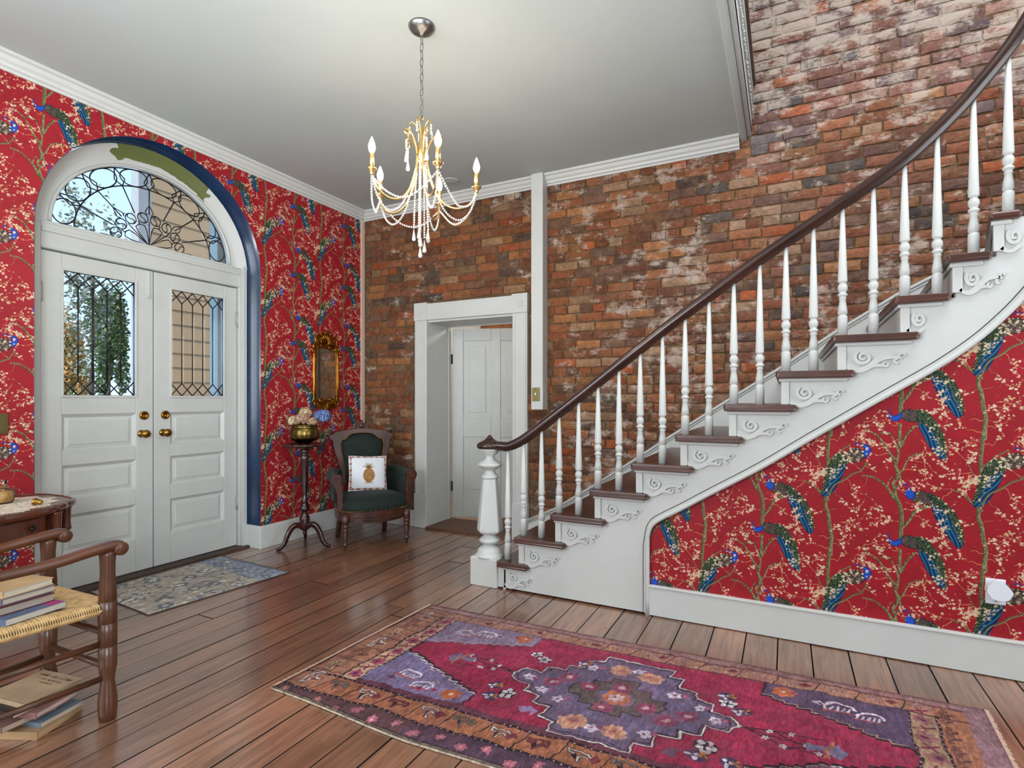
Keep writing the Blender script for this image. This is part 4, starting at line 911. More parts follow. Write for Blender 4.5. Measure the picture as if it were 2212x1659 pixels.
def beads(pts, r=.0062, step=.0128):
    m = MB(); P = catmull(pts, 10); acc = 0; last = P[0]; m.ball(last, r, 6, 4)
    for a, b in zip(P, P[1:]):
        d = (b-a).length; t = step-acc
        while t <= d:
            m.ball(a+(b-a)*(t/d), r, 6, 4); t += step
        acc = d-(t-step)
    return m
def drop(p, L=.062, r=.0105):
    m = MB(); m.lathe([(.001, 0), (.003, -.006), (.0035, -.012), (.005, -.02), (r*.8, -L*.65), (r, -L*.82), (r*.8, -L*.95), (.001, -L)], p, 10); return m
for a in ANG:
    prof = [(.088, 2.572), (.078, 2.588), (.082, 2.604), (.1, 2.606), (.098, 2.624), (.072, 2.622), (.05, 2.598), (.032, 2.55), (.029, 2.50), (.036, 2.43), (.062, 2.345), (.112, 2.276), (.175, 2.25), (.235, 2.266), (.272, 2.305), (.285, 2.35)]
    m = MB(); m.tube(catmull([at(a, r, z) for r, z in prof], 5), .0062, 8); obj('arm', m, M['champagne'], ch)
    m = MB(); p = at(a, .285, 0); m.lathe([(.006, 2.333), (.009, 2.34), (.013, 2.352), (.024, 2.364), (.0255, 2.368), (.013, 2.37)], p, 18); obj('drip_pan', m, M['champagne'], ch)
    m = MB(); m.lathe([(.0115, 2.366), (.0115, 2.442), (.009, 2.445)], p, 12); sl = obj('candle_sleeve', m, M['champagne'], ch)
    m = MB(); m.lathe([(.008, 2.444), (.0125, 2.452), (.0165, 2.466), (.0165, 2.476), (.012, 2.494), (.006, 2.51), (.001, 2.522)], p, 14); obj('bulb', m, M['bulb'], sl)
    hook = [(.008, 2.60), (.016, 2.64), (.03, 2.675), (.048, 2.69), (.062, 2.68), (.062, 2.664), (.054, 2.66)]
    m = MB(); m.tube(catmull([at(a+.6, r, z) for r, z in hook], 5), .0035, 6); obj('hook', m, M['champagne'], ch)
    stuff(obj('bead_strand', beads([at(a+.6, .062, 2.658), at(a+.6, .062, 2.612)]), M['crystal'], ch))
    e = at(a, .092, 2.566); stuff(obj('bead_strand', beads([e, e-Vector((0, 0, .042))]), M['crystal'], ch)); obj('drop', drop(e-Vector((0, 0, .048))), M['crystal'], ch)
    stuff(obj('bead_strand', beads([at(a, .027, 2.475), at(a, .06, 2.36), at(a, .12, 2.235), at(a, .19, 2.19), at(a, .25, 2.235), at(a, .287, 2.332)]), M['crystal'], ch))
    a2 = a+radians(72); am = a+radians(36)
    stuff(obj('bead_strand', beads([at(a, .287, 2.33), at(a+.3, .255, 2.245), at(am, .235, 2.215), at(a2-.3, .255, 2.245), at(a2, .287, 2.33)]), M['crystal'], ch))
    stuff(obj('bead_strand', beads([at(am, .024, 2.475), at(am, .034, 2.30), at(am, .04, 2.14)]), M['crystal'], ch))
    obj('drop', drop(at(am, .04, 2.134)), M['crystal'], ch)
for a, zz in ((0.3, 2.085), (2.3, 2.06), (4.4, 2.11)):
    stuff(obj('bead_strand', beads([at(a, .012, 2.44), at(a, .014, zz)]), M['crystal'], ch)); obj('drop', drop(at(a, .014, zz-.006), .066, .0115), M['crystal'], ch)
# flat ceiling plate behind the chandelier
m = MB(); m.lathe([(.075, ZC), (.075, ZC-.006), (.066, ZC-.010), (.064, ZC-.007), (.05, ZC-.012), (.001, ZC-.014)], (-2.65, 4.03, 0), 28)
tag(obj('detector_base', m, M['ceiling'], loc=(-2.65, 4.03, ZC)), 'small round white plate on the ceiling near the brick wall', 'ceiling plate')
# wall plates
m = MB(); m.box(-1.905-.036, -1.905+.036, 4.216, 4.222, 1.294-.058, 1.294+.058); sw = obj('light_switch', m, M['olive_brass'], loc=(-1.905, 4.222, 1.294), bevel=.003)
sw.location.x -= 0; tag(sw, 'olive bronze light switch on the white boxed chase', 'light switch')
m = MB(); m.box(-1.905-.006, -1.905+.006, 4.206, 4.217, 1.288, 1.306); obj('toggle', m, M['cream_plastic'], sw, bevel=.001)
m = MB(); m.box(-1.905-.016, -1.905+.016, 4.2145, 4.217, 1.294-.03, 1.294+.03); obj('plate_rim', m, M['olive_brass'], sw, bevel=.002)
for dz in (-.042, .042): m = MB(); m.lathe([(.004, 0), (.004, .002)], (-1.905, 4.2155, 1.294+dz), 8, axis=Matrix(((1, 0, 0), (0, 0, -1), (0, 1, 0)))); obj('screw', m, M['brass'], sw)
m = MB(); m.box(XA, XA+.007, 1.36, 1.436, 1.055, 1.172); wp = tag(obj('switch_plate', m, M['olive_brass'], loc=(XA, 1.4, 1.11), bevel=.003), 'brass switch plate on the red wallpaper left of the front doors', 'light switch')
m = MB(); m.box(XA+.006, XA+.0095, 1.372, 1.424, 1.067, 1.16); obj('plate_rim', m, M['olive_brass'], wp, bevel=.002)
# outlet with a plug-in night light on the papered stair wall
ox, oz = .848, .385
m = MB(); m.box(ox-.036, ox+.036, 3.159, 3.165, oz-.06, oz+.055); ol = tag(obj('wall_outlet', m, M['cream_plastic'], loc=(ox, 3.165, oz), bevel=.003), 'white wall outlet on the red wallpaper under the stairs', 'outlet')
for dz in (-.036, .02):
    m = MB(); m.lathe([(.017, 0), (.017, .003)], (ox, 3.16, oz+dz), 20, axis=Matrix(((1, 0, 0), (0, 0, -1), (0, 1, 0)))); s_ = obj('socket', m, M['cream_plastic'], ol)
    m = MB(); m.box(ox-.008, ox-.006, 3.1555, 3.158, oz+dz+.001, oz+dz+.009); m.box(ox+.006, ox+.008, 3.1555, 3.158, oz+dz+.001, oz+dz+.009); m.ball((ox, 3.1565, oz+dz-.007), .0025, 6, 4); obj('slot', m, M['black'], s_)
m = MB(); po = []
for q in range(40):
    t = 2*pi*q/40; rx = .047 if cos(t) < 0 else .053; rz = .042; po.append((ox+.006+rx*cos(t)*(1 if cos(t) < 0 else (abs(cos(t))**.15)*.98 if False else 1), oz+.015+rz*sin(t)))
po = [(ox-.04, oz+.0), (ox-.038, oz+.025), (ox-.022, oz+.048), (ox+.0, oz+.055), (ox+.022, oz+.047), (ox+.038, oz+.03), (ox+.05, oz+.008), (ox+.042, oz-.012), (ox+.028, oz-.027), (ox+.0, oz-.030), (ox-.022, oz-.024)]
po = [(p.x, p.z) for p in catmull([(x, 0, z) for x, z in po+[po[0]]], 4)][:-1]
m.prism(po, 'y', 3.118, 3.156); m.box(ox-.03, ox+.03, 3.128, 3.158, oz-.02, oz+.03)
tag(obj('night_light', m, M['cream_plastic'], loc=(ox, 3.15, oz), bevel=.008, seg=3), 'white rounded plug-in device in the outlet under the stairs', 'night light')
# wall mirror
mir = thing('wall_mirror', 'narrow gilt carved mirror hanging on the red wallpaper above the plant stand', 'mirror', (XA, 3.79, 1.5))
m = MB(); go = [(3.68, 1.245), (3.675, 1.40), (3.672, 1.50), (3.675, 1.62), (3.682, 1.73), (3.9, 1.735), (3.912, 1.62), (3.916, 1.5), (3.914, 1.38), (3.916, 1.245)]
m.prism(go, 'x', XA+.006, XA+.012); obj('mirror_glass', m, M['mirror'], mir)
fr_ = []
out_ = [(3.652, 1.235), (3.648, 1.40), (3.644, 1.5), (3.648, 1.63), (3.655, 1.75), (3.928, 1.75), (3.938, 1.63), (3.942, 1.5), (3.940, 1.38), (3.944, 1.235)]
m = MB(); k = len(go)
for s_, (pa, pb) in enumerate(((out_, go),)):
    vs = [(XA+.001, *p) for p in pa]+[(XA+.022, *((p[0]*.6+q[0]*.4), (p[1]*.6+q[1]*.4))) for p, q in zip(pa, pb)]+[(XA+.014, *p) for p in pb]
    fs = [(i, (i+1) % k, k+(i+1) % k, k+i) for i in range(k)]+[(k+i, k+(i+1) % k, 2*k+(i+1) % k, 2*k+i) for i in range(k)]; m.add(vs, fs)
for side in (out_[0:5], out_[5:10]): m.tube([(XA+.018, y, z) for y, z in side], .007, 8, up=(1, 0, 0))
obj('frame', m, M['gold'], mir)
def curl(c, r, a0, turns, sgn=1, w=.008, x=.02):
    pts = [(XA+x, c[0]+r*(1-.75*q/16)*cos(a0+sgn*turns*2*pi*q/16), c[1]+r*(1-.75*q/16)*sin(a0+sgn*turns*2*pi*q/16)) for q in range(17)]
    mm = MB(); mm.tube(pts, w, 7, r1=w*.45, up=(1, 0, 0)); mm.ball(pts[-1], w*.9, 7, 5); return mm
cr = MB(); yc, zc_ = 3.79, 1.80
for q in range(9):
    t = pi*(.12+.76*q/8); L = .10+.015*sin(t); cr.tube([(XA+.012, yc+.012*cos(t), zc_-.03+.012*sin(t)), (XA+.034, yc+L*.55*cos(t), zc_-.03+L*.6*sin(t)), (XA+.02, yc+L*.85*cos(t), zc_-.03+L*sin(t))], .0085, 7, r1=.006, up=(1, 0, 0))
obj('shell_crest', cr, M['gold'], mir)
for s_ in (-1, 1):
    for (c, r, a0, tn, w) in (((yc+s_*.085, 1.80), .06, pi/2, .9, .010), ((yc+s_*.125, 1.735), .045, pi/2, .8, .011), ((yc+s_*.05, 1.752), .028, 0, 1, .008), ((yc+s_*.152, 1.70), .022, pi/2, .9, .008), ((yc+s_*.04, 1.872), .035, pi, .8, .009)):
        obj('scroll', curl((c[0], c[1]), r, a0, tn, -s_, w), M['gold'], mir)
m = MB(); m.prism([(yc-.11, 1.74), (yc-.12, 1.80), (yc-.07, 1.86), (yc, 1.885), (yc+.07, 1.86), (yc+.12, 1.80), (yc+.11, 1.74)], 'x', XA+.001, XA+.012); m.tube([(XA+.02, yc-.02, 1.875), (XA+.028, yc, 1.905), (XA+.02, yc+.02, 1.875)], .009, 7, up=(1, 0, 0)); obj('crest_board', m, M['gold'], mir, bevel=.004)
m = MB(); m.prism([(3.65, 1.25), (3.63, 1.215), (3.70, 1.165), (3.77, 1.14), (3.797, 1.108), (3.825, 1.14), (3.89, 1.165), (3.965, 1.215), (3.945, 1.25)], 'x', XA+.001, XA+.014)
for q in range(7):
    t = -pi*(.14+.72*q/6); m.tube([(XA+.016, yc+.01+.01*cos(t), 1.225), (XA+.03, yc+.01+.06*cos(t), 1.225+.05*sin(t)), (XA+.018, yc+.01+.1*cos(t), 1.225+.085*sin(t))], .008, 7, r1=.004, up=(1, 0, 0))
obj('apron_shell', m, M['gold'], mir, bevel=.003)
for s_ in (-1, 1):
    for (c, r, a0, w) in (((yc+s_*.12, 1.215), .035, -pi/2, .010), ((yc+s_*.06, 1.245), .028, -pi/2, .010), ((yc+s_*.155, 1.235), .02, 0, .007)):
        obj('scroll', curl(c, r, a0, .9, s_, w), M['gold'], mir)
# ------------------------------------------------------------------ plant stand
sx_, sy_ = -3.68, 3.33
ps = thing('plant_stand', 'tall dark red mahogany pedestal stand on three curved legs', 'plant stand', (sx_, sy_, 0))
m = MB(); m.lathe([(.168, .852), (.174, .858), (.176, .866), (.172, .872), (.150, .872), (.146, .869), (.001, .869)], (sx_, sy_, 0), 40); obj('top', m, M['mahogany'], ps)
m = MB(); m.box(sx_-.05, sx_+.05, sy_-.05, sy_+.05, .83, .852); m.lathe([(.02, .835), (.034, .822), (.036, .80), (.027, .785), (.030, .775), (.036, .765), (.036, .74), (.030, .60), (.022, .47), (.018, .40), (.026, .385), (.028, .375), (.020, .365), (.030, .345), (.040, .325), (.042, .31), (.034, .295), (.022, .285), (.030, .275), (.024, .262), (.040, .245), (.043, .23), (.043, .15), (.030, .135), (.012, .125), (.016, .112), (.016, .102), (.004, .092)], (sx_, sy_, 0), 20); obj('column', m, M['mahogany'], ps)
for a in (-104, 12, 136):
    t = radians(a); m = MB(); P = catmull([(sx_+r*cos(t), sy_+r*sin(t), z) for r, z in ((.028, .165), (.075, .185), (.12, .165), (.155, .11), (.175, .06), (.205, .022), (.245, .011))], 5)
    m.sweep(P, [(.017, -.02), (.017, .012), (.009, .02), (-.009, .02), (-.017, .012), (-.017, -.02)], scales=[1.15-.55*i/(len(P)-1) for i in range(len(P))]); obj('leg', m, M['mahogany'], ps)
pot = thing('brass_planter', 'round brass pot on the mahogany pedestal stand', 'planter', (sx_, sy_, .872))
m = MB(); m.lathe([(.052, .873), (.060, .875), (.060, .884), (.075, .89), (.105, .905), (.115, .925), (.117, .955), (.113, .99), (.105, 1.008), (.098, 1.016), (.101, 1.022), (.101, 1.034), (.094, 1.036), (.092, 1.02), (.08, 1.0), (.001, .99)], (sx_, sy_, 0), 36); obj('pot', m, M['pot_brass'], pot)
m = MB(); m.tube([(sx_+.102*cos(t), sy_+.102*sin(t), 1.028) for t in [2*pi*q/32 for q in range(32)]], .005, 6, closed=True); obj('rim', m, M['pot_brass'], pot)
def hydrangea(c, r, col, col2, label, seed, n=85):
    root = thing('hydrangea_head', label, 'flower', c, 'dried hydrangea heads in the brass pot'); rr = random.Random(seed); m = MB()
    for i in range(n):
        ph = math.acos(1-1.55*(i+.5)/n); th = i*2.39996; d = Vector((sin(ph)*cos(th), sin(ph)*sin(th), cos(ph)*.85)); p = Vector(c)+d*r*rr.uniform(.82, 1.05)
        up = Vector((0, 0, 1)) if abs(d.z) < .9 else Vector((1, 0, 0)); u = d.cross(up).normalized(); v = d.cross(u); a0 = rr.random()*6; s = r*rr.uniform(.24, .36)
        for k in range(4):
            t = a0+k*pi/2; e = u*cos(t)+v*sin(t); f = u*cos(t+pi/2)+v*sin(t+pi/2)
            q = [p, p+e*s*.55+f*s*.42+d*s*.15, p+e*s*1.05+d*s*rr.uniform(-.2, .25), p+e*s*.55-f*s*.42+d*s*.15]; m.add(q, [(0, 1, 2, 3)])
    mm = mat('hydrangea_petal', tuple(int(q*.55) for q in col2), .8, noise=70, rgb2=tuple(min(255, int(q*1.08)) for q in col), nrange=(.38, .6))
    stuff(obj('florets', m, mm, root)); s = MB(); s.tube([c, (c[0]*.5+sx_*.5, c[1]*.5+sy_*.5, c[2]-.07), (c[0]*.2+sx_*.8, c[1]*.2+sy_*.8, 1.0)], .004, 6); obj('stem', s, mat('dry_stem', (110, 92, 56), .8), root)
def hp(lat, dep, z): return (sx_+.8923*lat-.4515*dep, sy_+.4515*lat+.8923*dep, z)
hydrangea(hp(-.082, -.02, 1.068), .052, (226, 208, 168), (196, 172, 126), 'cream dried hydrangea head at the left of the brass pot', 1)
hydrangea(hp(.0, -.06, 1.082), .058, (208, 170, 140), (160, 118, 92), 'pinkish brown dried hydrangea head in the middle front of the brass pot', 2)
hydrangea(hp(-.012, .045, 1.135), .052, (226, 200, 160), (190, 150, 116), 'pale cream dried hydrangea head standing highest in the brass pot', 3)
hydrangea(hp(.082, -.045, 1.06), .042, (196, 160, 128), (150, 110, 84), 'brown dried hydrangea head low over the right rim of the brass pot', 5)
hydrangea(hp(.135, .045, 1.10), .072, (120, 140, 196), (60, 78, 134), 'blue dried hydrangea head leaning out at the right of the brass pot', 4)

# ------------------------------------------------------------------ green velvet armchair
ac = thing('armchair', 'low antique walnut armchair with green velvet upholstery in the corner', 'armchair', (-3.29, 3.70, 0))
AM = Matrix(((.557, .831, 0, -3.29), (.831, -.557, 0, 3.70), (0, 0, 1, 0), (0, 0, 0, 1)))
def A_(name, m, mt, parent=None, **kw): m.xform(AM); return obj(name, m, mt, parent or ac, **kw)
for a in (-.262, .262):
    m = MB(); m.lathe([(.030, .30), (.030, .225), (.024, .218), (.030, .208), (.030, .198), (.022, .19), (.027, .18), (.028, .165), (.024, .158), (.026, .15), (.016, .075), (.015, .062), (.022, .056), (.022, .048), (.014, .042), (.013, .032), (.001, .03)], (a, .245, 0), 16); lg = A_('leg', m, M['walnut'])
    m = MB(); m.lathe([(.012, -.006), (.016, -.003), (.016, .003), (.012, .006)], (a, .24, .016), 14, axis=Matrix(((0, 0, 1), (0, 1, 0), (1, 0, 0)))); m.box(a-.008, a+.008, .236, .25, .022, .036); A_('caster', m, M['black'], lg)
    m = MB(); m.sweep(catmull([(a*.8, -.22, .32), (a*.8, -.235, .18), (a*.82, -.29, .0)], 4), [(.018, .018), (-.018, .018), (-.018, -.018), (.018, -.018)], up=(1, 0, 0)); A_('leg', m, M['walnut'])
def seat_out(s=1, n=44):
    out = []
    for q in range(n):
        t = 2*pi*q/n; c, s_ = cos(t), sin(t); a = .305*math.copysign(abs(c)**.45, c); b = .275*math.copysign(abs(s_)**.5, s_)
        if b > 0: b += .02*(1-(a/.305)**2)
        else: a *= .86
        out.append((a*s, b*s))
    return out
m = MB(); po = seat_out(.97); n = len(po); low = []
vs = [(a, b, .318) for a, b in po]+[(a*.99, b*.99, .235+(.022*(1-min(1, abs(a)/.26)**2) if b > .1 else 0)*-1) for a, b in po]
m.add(vs, [tuple(range(n)), tuple(range(2*n-1, n-1, -1))]+[(i, (i+1) % n, n+(i+1) % n, n+i) for i in range(n)]); A_('seat_rail', m, M['walnut'], bevel=.006)
m = MB(); m.sweep([(-.2, .292, .262), (-.1, .305, .255), (0, .31, .25), (.1, .305, .255), (.2, .292, .262)], [(.01, .004), (.01, -.004), (-.01, -.004), (-.01, .004)]); m.prism([(-.13, .245), (.13, .245), (.05, .222), (0, .214), (-.05, .222)], 'y', .29, .302); A_('rail_carving', m, M['walnut'], bevel=.003)
m = MB(); rings = [(1.0, .312), (1.025, .33), (1.02, .362), (.97, .392), (.86, .418), (.66, .438), (.4, .45), (.15, .454)]; vs = []; fs = []
for s, z in rings: vs += [(a*s, b*s, z) for a, b in po]
for k in range(len(rings)-1): fs += [(k*n+i, k*n+(i+1) % n, (k+1)*n+(i+1) % n, (k+1)*n+i) for i in range(n)]
fs.append(tuple((len(rings)-1)*n+i for i in range(n))); m.add(vs, fs, True); A_('seat', m, M['velvet'])
m = MB()
for q in range(70):
    t = pi*(-.02+1.04*q/69); i = t/(2*pi)*n; i0 = int(math.floor(i)) % n; f = i-math.floor(i); p = po[i0]; p2 = po[(i0+1) % n]; m.ball(((p[0]+(p2[0]-p[0])*f)*1.012, (p[1]+(p2[1]-p[1])*f)*1.012, .320), .0055, 6, 4)
stuff(A_('nail_heads', m, M['brass']))
def bk(a, z, off=0): return (a, -.205-.155*(z-.42)-off, z)
def ringmesh(outer, inner, d):
    m = MB(); n = len(outer)
    vs = [bk(*p, -d) for p in outer]+[bk(*p, -d) for p in inner]+[bk(*p, .025) for p in outer]+[bk(*p, .025) for p in inner]; fs = []
    for i in range(n): j = (i+1) % n; fs += [(i, j, n+j, n+i), (2*n+i, 3*n+i, 3*n+j, 2*n+j), (i, 2*n+i, 2*n+j, j), (n+i, n+j, 3*n+j, 3*n+i)]
    return m.add(vs, fs)
half_o = [(.19, .50), (.195, .60), (.215, .68), (.245, .76), (.258, .82), (.262, .87), (.29, .895), (.30, .925), (.262, .935), (.235, .955), (.16, .968), (.08, .98), (.0, .985)]
half_i = [(.155, .50), (.16, .60), (.168, .68), (.185, .76), (.192, .81), (.195, .85), (.19, .87), (.175, .884), (.15, .89), (.13, .912), (.10, .93), (.05, .94), (.0, .942)]
full = lambda h: h+[(-a, z) for a, z in h[-2::-1]]
A_('back_frame', ringmesh(full(half_o), full(half_i), .022), M['walnut'], bevel=.005)
m = MB(); fi = full(half_i); cz = .72; rings = [(1.0, .004), (.93, -.02), (.75, -.038), (.5, -.046), (.2, -.048)]; n2 = len(fi); vs = []; fs = []
for s, o in rings: vs += [bk(a*s, cz+(z-cz)*s, o) for a, z in fi]
for k in range(len(rings)-1): fs += [(k*n2+i, k*n2+(i+1) % n2, (k+1)*n2+(i+1) % n2, (k+1)*n2+i) for i in range(n2)]
fs.append(tuple((len(rings)-1)*n2+i for i in range(n2))); m.add(vs, fs, True); bp_ = A_('backrest', m, M['velvet'])
m = MB()
for a, z in ((-.11, .83), (0, .83), (.11, .83), (-.06, .75), (.06, .75), (-.11, .67), (0, .67), (.11, .67)): p = bk(a, z, -.043); m.ball(p, .011, 8, 5, (1, .6, 1))
A_('tuft_buttons', m, M['velvet'], bp_)
m = MB()
pl = [(p.x, p.z) for p in catmull([(a, 0, z) for a, z in fi], 5)]
for p in pl: m.ball(bk(p[0], p[1], -.026), .0052, 6, 4)
stuff(A_('nail_heads', m, M['brass']))
m = MB(); m.prism([(-.075, .975), (-.045, .99), (-.05, 1.015), (-.03, 1.032), (0, 1.055), (.03, 1.032), (.05, 1.015), (.045, .99), (.075, .975), (0, .965)], 'y', -.315, -.285)
m.ball((0, -.28, 1.005), .022, 10, 6, (1, .5, 1)); m.lathe([(.012, -.02), (.016, .005), (.006, .016), (.001, .02)], (0, -.30, 1.045), 10)
A_('crest', m, M['walnut'], bevel=.004)
for s in (-1, 1):
    m = MB(); m.tube([(s*.26, -.29, .945), (s*.285, -.293, .96), (s*.308, -.295, .945), (s*.305, -.292, .925), (s*.288, -.29, .922)], .010, 8, r1=.006, up=(0, 1, 0)); A_('ear_scroll', m, M['walnut'])
for s in (-1, 1):
    m = MB(); P = catmull([(s*.20, -.255, .60), (s*.265, -.20, .605), (s*.312, -.08, .592), (s*.325, .06, .585), (s*.325, .175, .588)], 6)
    m.sweep(P, [(.045*cos(t), .036*sin(t)) for t in [2*pi*q/14 for q in range(14)]], scales=[.75+.25*min(1, i/8) for i in range(len(P))])
    # quilted inside of the arm, down to the seat
    st = len(m.v); Q = catmull([(s*.20, -.235, 0), (s*.25, -.18, 0), (s*.288, -.06, 0), (s*.298, .06, 0), (s*.298, .165, 0)], 5); vs = []; fs = []
    for q in Q: vs += [(q.x-s*.012, q.y, .59), (q.x-s*.022, q.y, .50), (q.x-s*.012, q.y, .40), (q.x+s*.035, q.y, .40), (q.x+s*.035, q.y, .59)]
    for i in range(len(Q)-1): fs += [(5*i+j, 5*i+(j+1) % 5, 5*i+5+(j+1) % 5, 5*i+5+j) for j in range(5)]
    fs += [(0, 1, 2, 3, 4), tuple(5*(len(Q)-1)+j for j in range(5))]; m.add(vs, fs, True); arm = A_('armrest', m, M['velvet'])
    f = [(s*.29, .625), (s*.325, .632), (s*.36, .618), (s*.372, .585), (s*.358, .552), (s*.335, .52), (s*.318, .46), (s*.315, .40), (s*.312, .33), (s*.262, .325), (s*.272, .40), (s*.275, .48), (s*.286, .55), (s*.282, .595)]
    m = MB(); m.prism(f, 'y', .178, .205); m.tube([(s*.325+.026*cos(t)*(1-q/16), .208, .585+.026*sin(t)*(1-q/16)) for q, t in [(q, 1.5+4.7*q/10*s) for q in range(11)]], .005, 6, up=(0, 1, 0)); A_('arm_front', m, M['walnut'], arm, bevel=.006)
    m = MB()
    for i in range(16):
        q = i/15; z = .61-.27*q; a = s*(.287-.012*math.sin(q*3)); m.ball((a, .207, z), .005, 6, 4)
    stuff(A_('nail_heads', m, M['brass'], arm))

# ------------------------------------------------------------------ cushion
def cushion_img():
    P = Paint(300, 300, 300, (228, 230, 236)); rr = random.Random(4)
    for i in range(64):
        for s in range(4):
            t = (i+.5)/64; o = .055+.012*sin(i*1.3)
            p = [(t, o), (t, 1-o), (o, t), (1-o, t)][s]; P.ell(p, .012, .008, rr.random()*3, rr.choice(((150, 48, 42), (176, 96, 60), (120, 96, 48), (64, 84, 48), (196, 140, 90))))
    for s in range(4):
        for i in range(6):
            t = .1+.16*i+rr.uniform(-.02, .02); o = .05; p = [(t, o), (t, 1-o), (o, t), (1-o, t)][s]; P.flower(p, .028, (158, 52, 48), (210, 170, 90))
    cx, cy = .5, .42
    P.ell((cx, cy), .15, .20, 0, (206, 160, 104))
    for k in range(-9, 10):
        for s in (-1, 1):
            a = []
            for q in range(24):
                y = -.20+.40*q/23; x = k*.038+s*y*.55
                if (x/.15)**2+(y/.20)**2 < 1: a.append((cx+x, cy+y))
            if len(a) > 1: P.line(a, .006, .006, (124, 72, 42))
    for i in range(70):
        x, y = rr.uniform(-.14, .14), rr.uniform(-.19, .19)
        if (x/.145)**2+(y/.19)**2 < 1: P.ell((cx+x, cy+y), .008, .006, 0, rr.choice(((234, 200, 150), (170, 104, 60))))
    for i in range(15):
        a = pi*(.08+.84*i/14); L = rr.uniform(.12, .2); P.line([(cx, cy+.19), (cx+cos(a)*L*.6, cy+.19+sin(a)*L*.7), (cx+cos(a)*L*1.1, cy+.19+sin(a)*L)], .008, .002, rr.choice(((92, 96, 52), (150, 120, 60), (120, 84, 46))))
    for i in range(12): a = -pi*(.1+.8*i/11); P.line([(cx, cy-.18), (cx+cos(a)*.16, cy-.18+sin(a)*.08)], .004, .001, (140, 110, 70))
    return P.image('pineapple_cushion')
m = MB(); N2 = 16; vs = []; fs = []; w, h = .335, .315
for side in (1, -1):
    for i in range(N2+1):
        for j in range(N2+1):
            u, v = 2*i/N2-1, 2*j/N2-1; t = ((1-u**2)*(1-v**2))**.45; pinch = 1-.05*(1-abs(u*v))*1; vs.append((u*w/2*(1-.05*(1-v*v)*0-.045*(1-abs(v))*abs(u)**3), side*.055*t, v*h/2*(1-.045*(1-abs(u))*abs(v)**3)))
    o = 0 if side == 1 else (N2+1)**2
    for i in range(N2):
        for j in range(N2): a = o+i*(N2+1)+j; fs.append((a, a+1, a+N2+2, a+N2+1))
m.add(vs, fs, True); me = m.mesh('cushion', imgmat('cushion_print', cushion_img(), .85, .2, .15, 300), uv=lambda x, y, z: (x/w+.5, z/h+.5))
cu = bpy.data.objects.new('cushion', me); C.objects.link(cu); cu.location = AM @ Vector((-.01, -.015, .595))
fw = Vector((.80, -.60, .30)).normalized(); rt = Vector((0, 0, 1)).cross(fw).normalized()*1; upv = fw.cross(rt); 
R_ = Matrix((rt, -fw, upv)).transposed(); cu.rotation_euler = (R_ @ Matrix.Rotation(radians(3), 3, 'Y')).to_euler()
tag(cu, 'white square cushion with an embroidered pineapple on the green armchair', 'cushion')
# ------------------------------------------------------------------ rush-seat armchair at the left edge
rc = thing('rush_armchair', 'maple armchair with woven rush seat holding a stack of books', 'chair', (-2.57, .95, 0))
ax_, ay_, bx_, by_ = -2.365, 1.17, -2.79, 1.155      # front legs
legp = [(.022, 0), (.029, .005), (.031, .03), (.033, .055), (.032, .085), (.027, .12), (.0235, .15), (.0245, .17), (.031, .21), (.0315, .285), (.0295, .287), (.0295, .29), (.0315, .292), (.0315, .375), (.0295, .377), (.0295, .38), (.0315, .382), (.0315, .46), (.0295, .462), (.0295, .465), (.031, .467), (.029, .51), (.025, .57), (.0255, .61), (.028, .645), (.026, .658)]
for x, y in ((ax_, ay_), (bx_, by_)):
    m = MB(); m.lathe(legp, (x, y, 0), 20); obj('leg', m, M['chair_wood'], rc)
for x in (-2.395, -2.75):
    m = MB(); m.tube([(x, .68, 0), (x, .68, .45), (x, .63, .75), (x, .585, 1.05)], .021, 12, r1=.017); m.ball((x, .583, 1.06), .022, 10, 6); obj('leg', m, M['chair_wood'], rc)
for z in (.66, .80, .94):
    y = .64-.12*(z-.7); m = MB(); m.prism([(-2.74, z-.035), (-2.57, z-.04), (-2.405, z-.035), (-2.405, z+.02), (-2.57, z+.038), (-2.74, z+.02)], 'y', y-.006, y+.006); obj('back_slat', m, M['chair_wood'], rc, bevel=.003)
for x0, x1, zz in ((ax_, -2.395, (.302, .167)), (bx_, -2.75, (.302, .167))):
    for z in zz: m = MB(); m.tube([(x0, 1.165, z), ((x0+x1)/2, .92, z), (x1, .68, z)], .0115, 10); obj('stretcher', m, M['chair_wood'], rc)
for z in (.335, .205): m = MB(); m.tube([(ax_, 1.17, z), (-2.57, 1.165, z), (bx_, 1.155, z)], .013, 10); obj('stretcher', m, M['chair_wood'], rc)
m = MB(); m.tube([(-2.395, .68, .24), (-2.75, .68, .24)], .0115, 10); obj('stretcher', m, M['chair_wood'], rc)
for x0, x1 in ((ax_, -2.395), (bx_, -2.75)):
    P = catmull([(x1, .635, .660), (x1*.6+x0*.4, .80, .650), (x0, .98, .656), (x0, 1.10, .670), (x0, 1.18, .677), (x0, 1.212, .670)], 6)
    m = MB(); m.sweep(P, [(.034, 0), (.031, .013), (.012, .019), (-.012, .019), (-.031, .013), (-.034, 0), (-.030, -.018), (.030, -.018)], up=(0, 0, 1), scales=[.7+.3*i/(len(P)-1) for i in range(len(P))])
    m.lathe([(.020, -.034), (.026, -.029), (.027, 0), (.026, .029), (.020, .034)], (x0, 1.206, .661), 16, axis=Matrix(((0, 0, 1), (0, 1, 0), (1, 0, 0)))); obj('armrest', m, M['chair_wood'], rc)
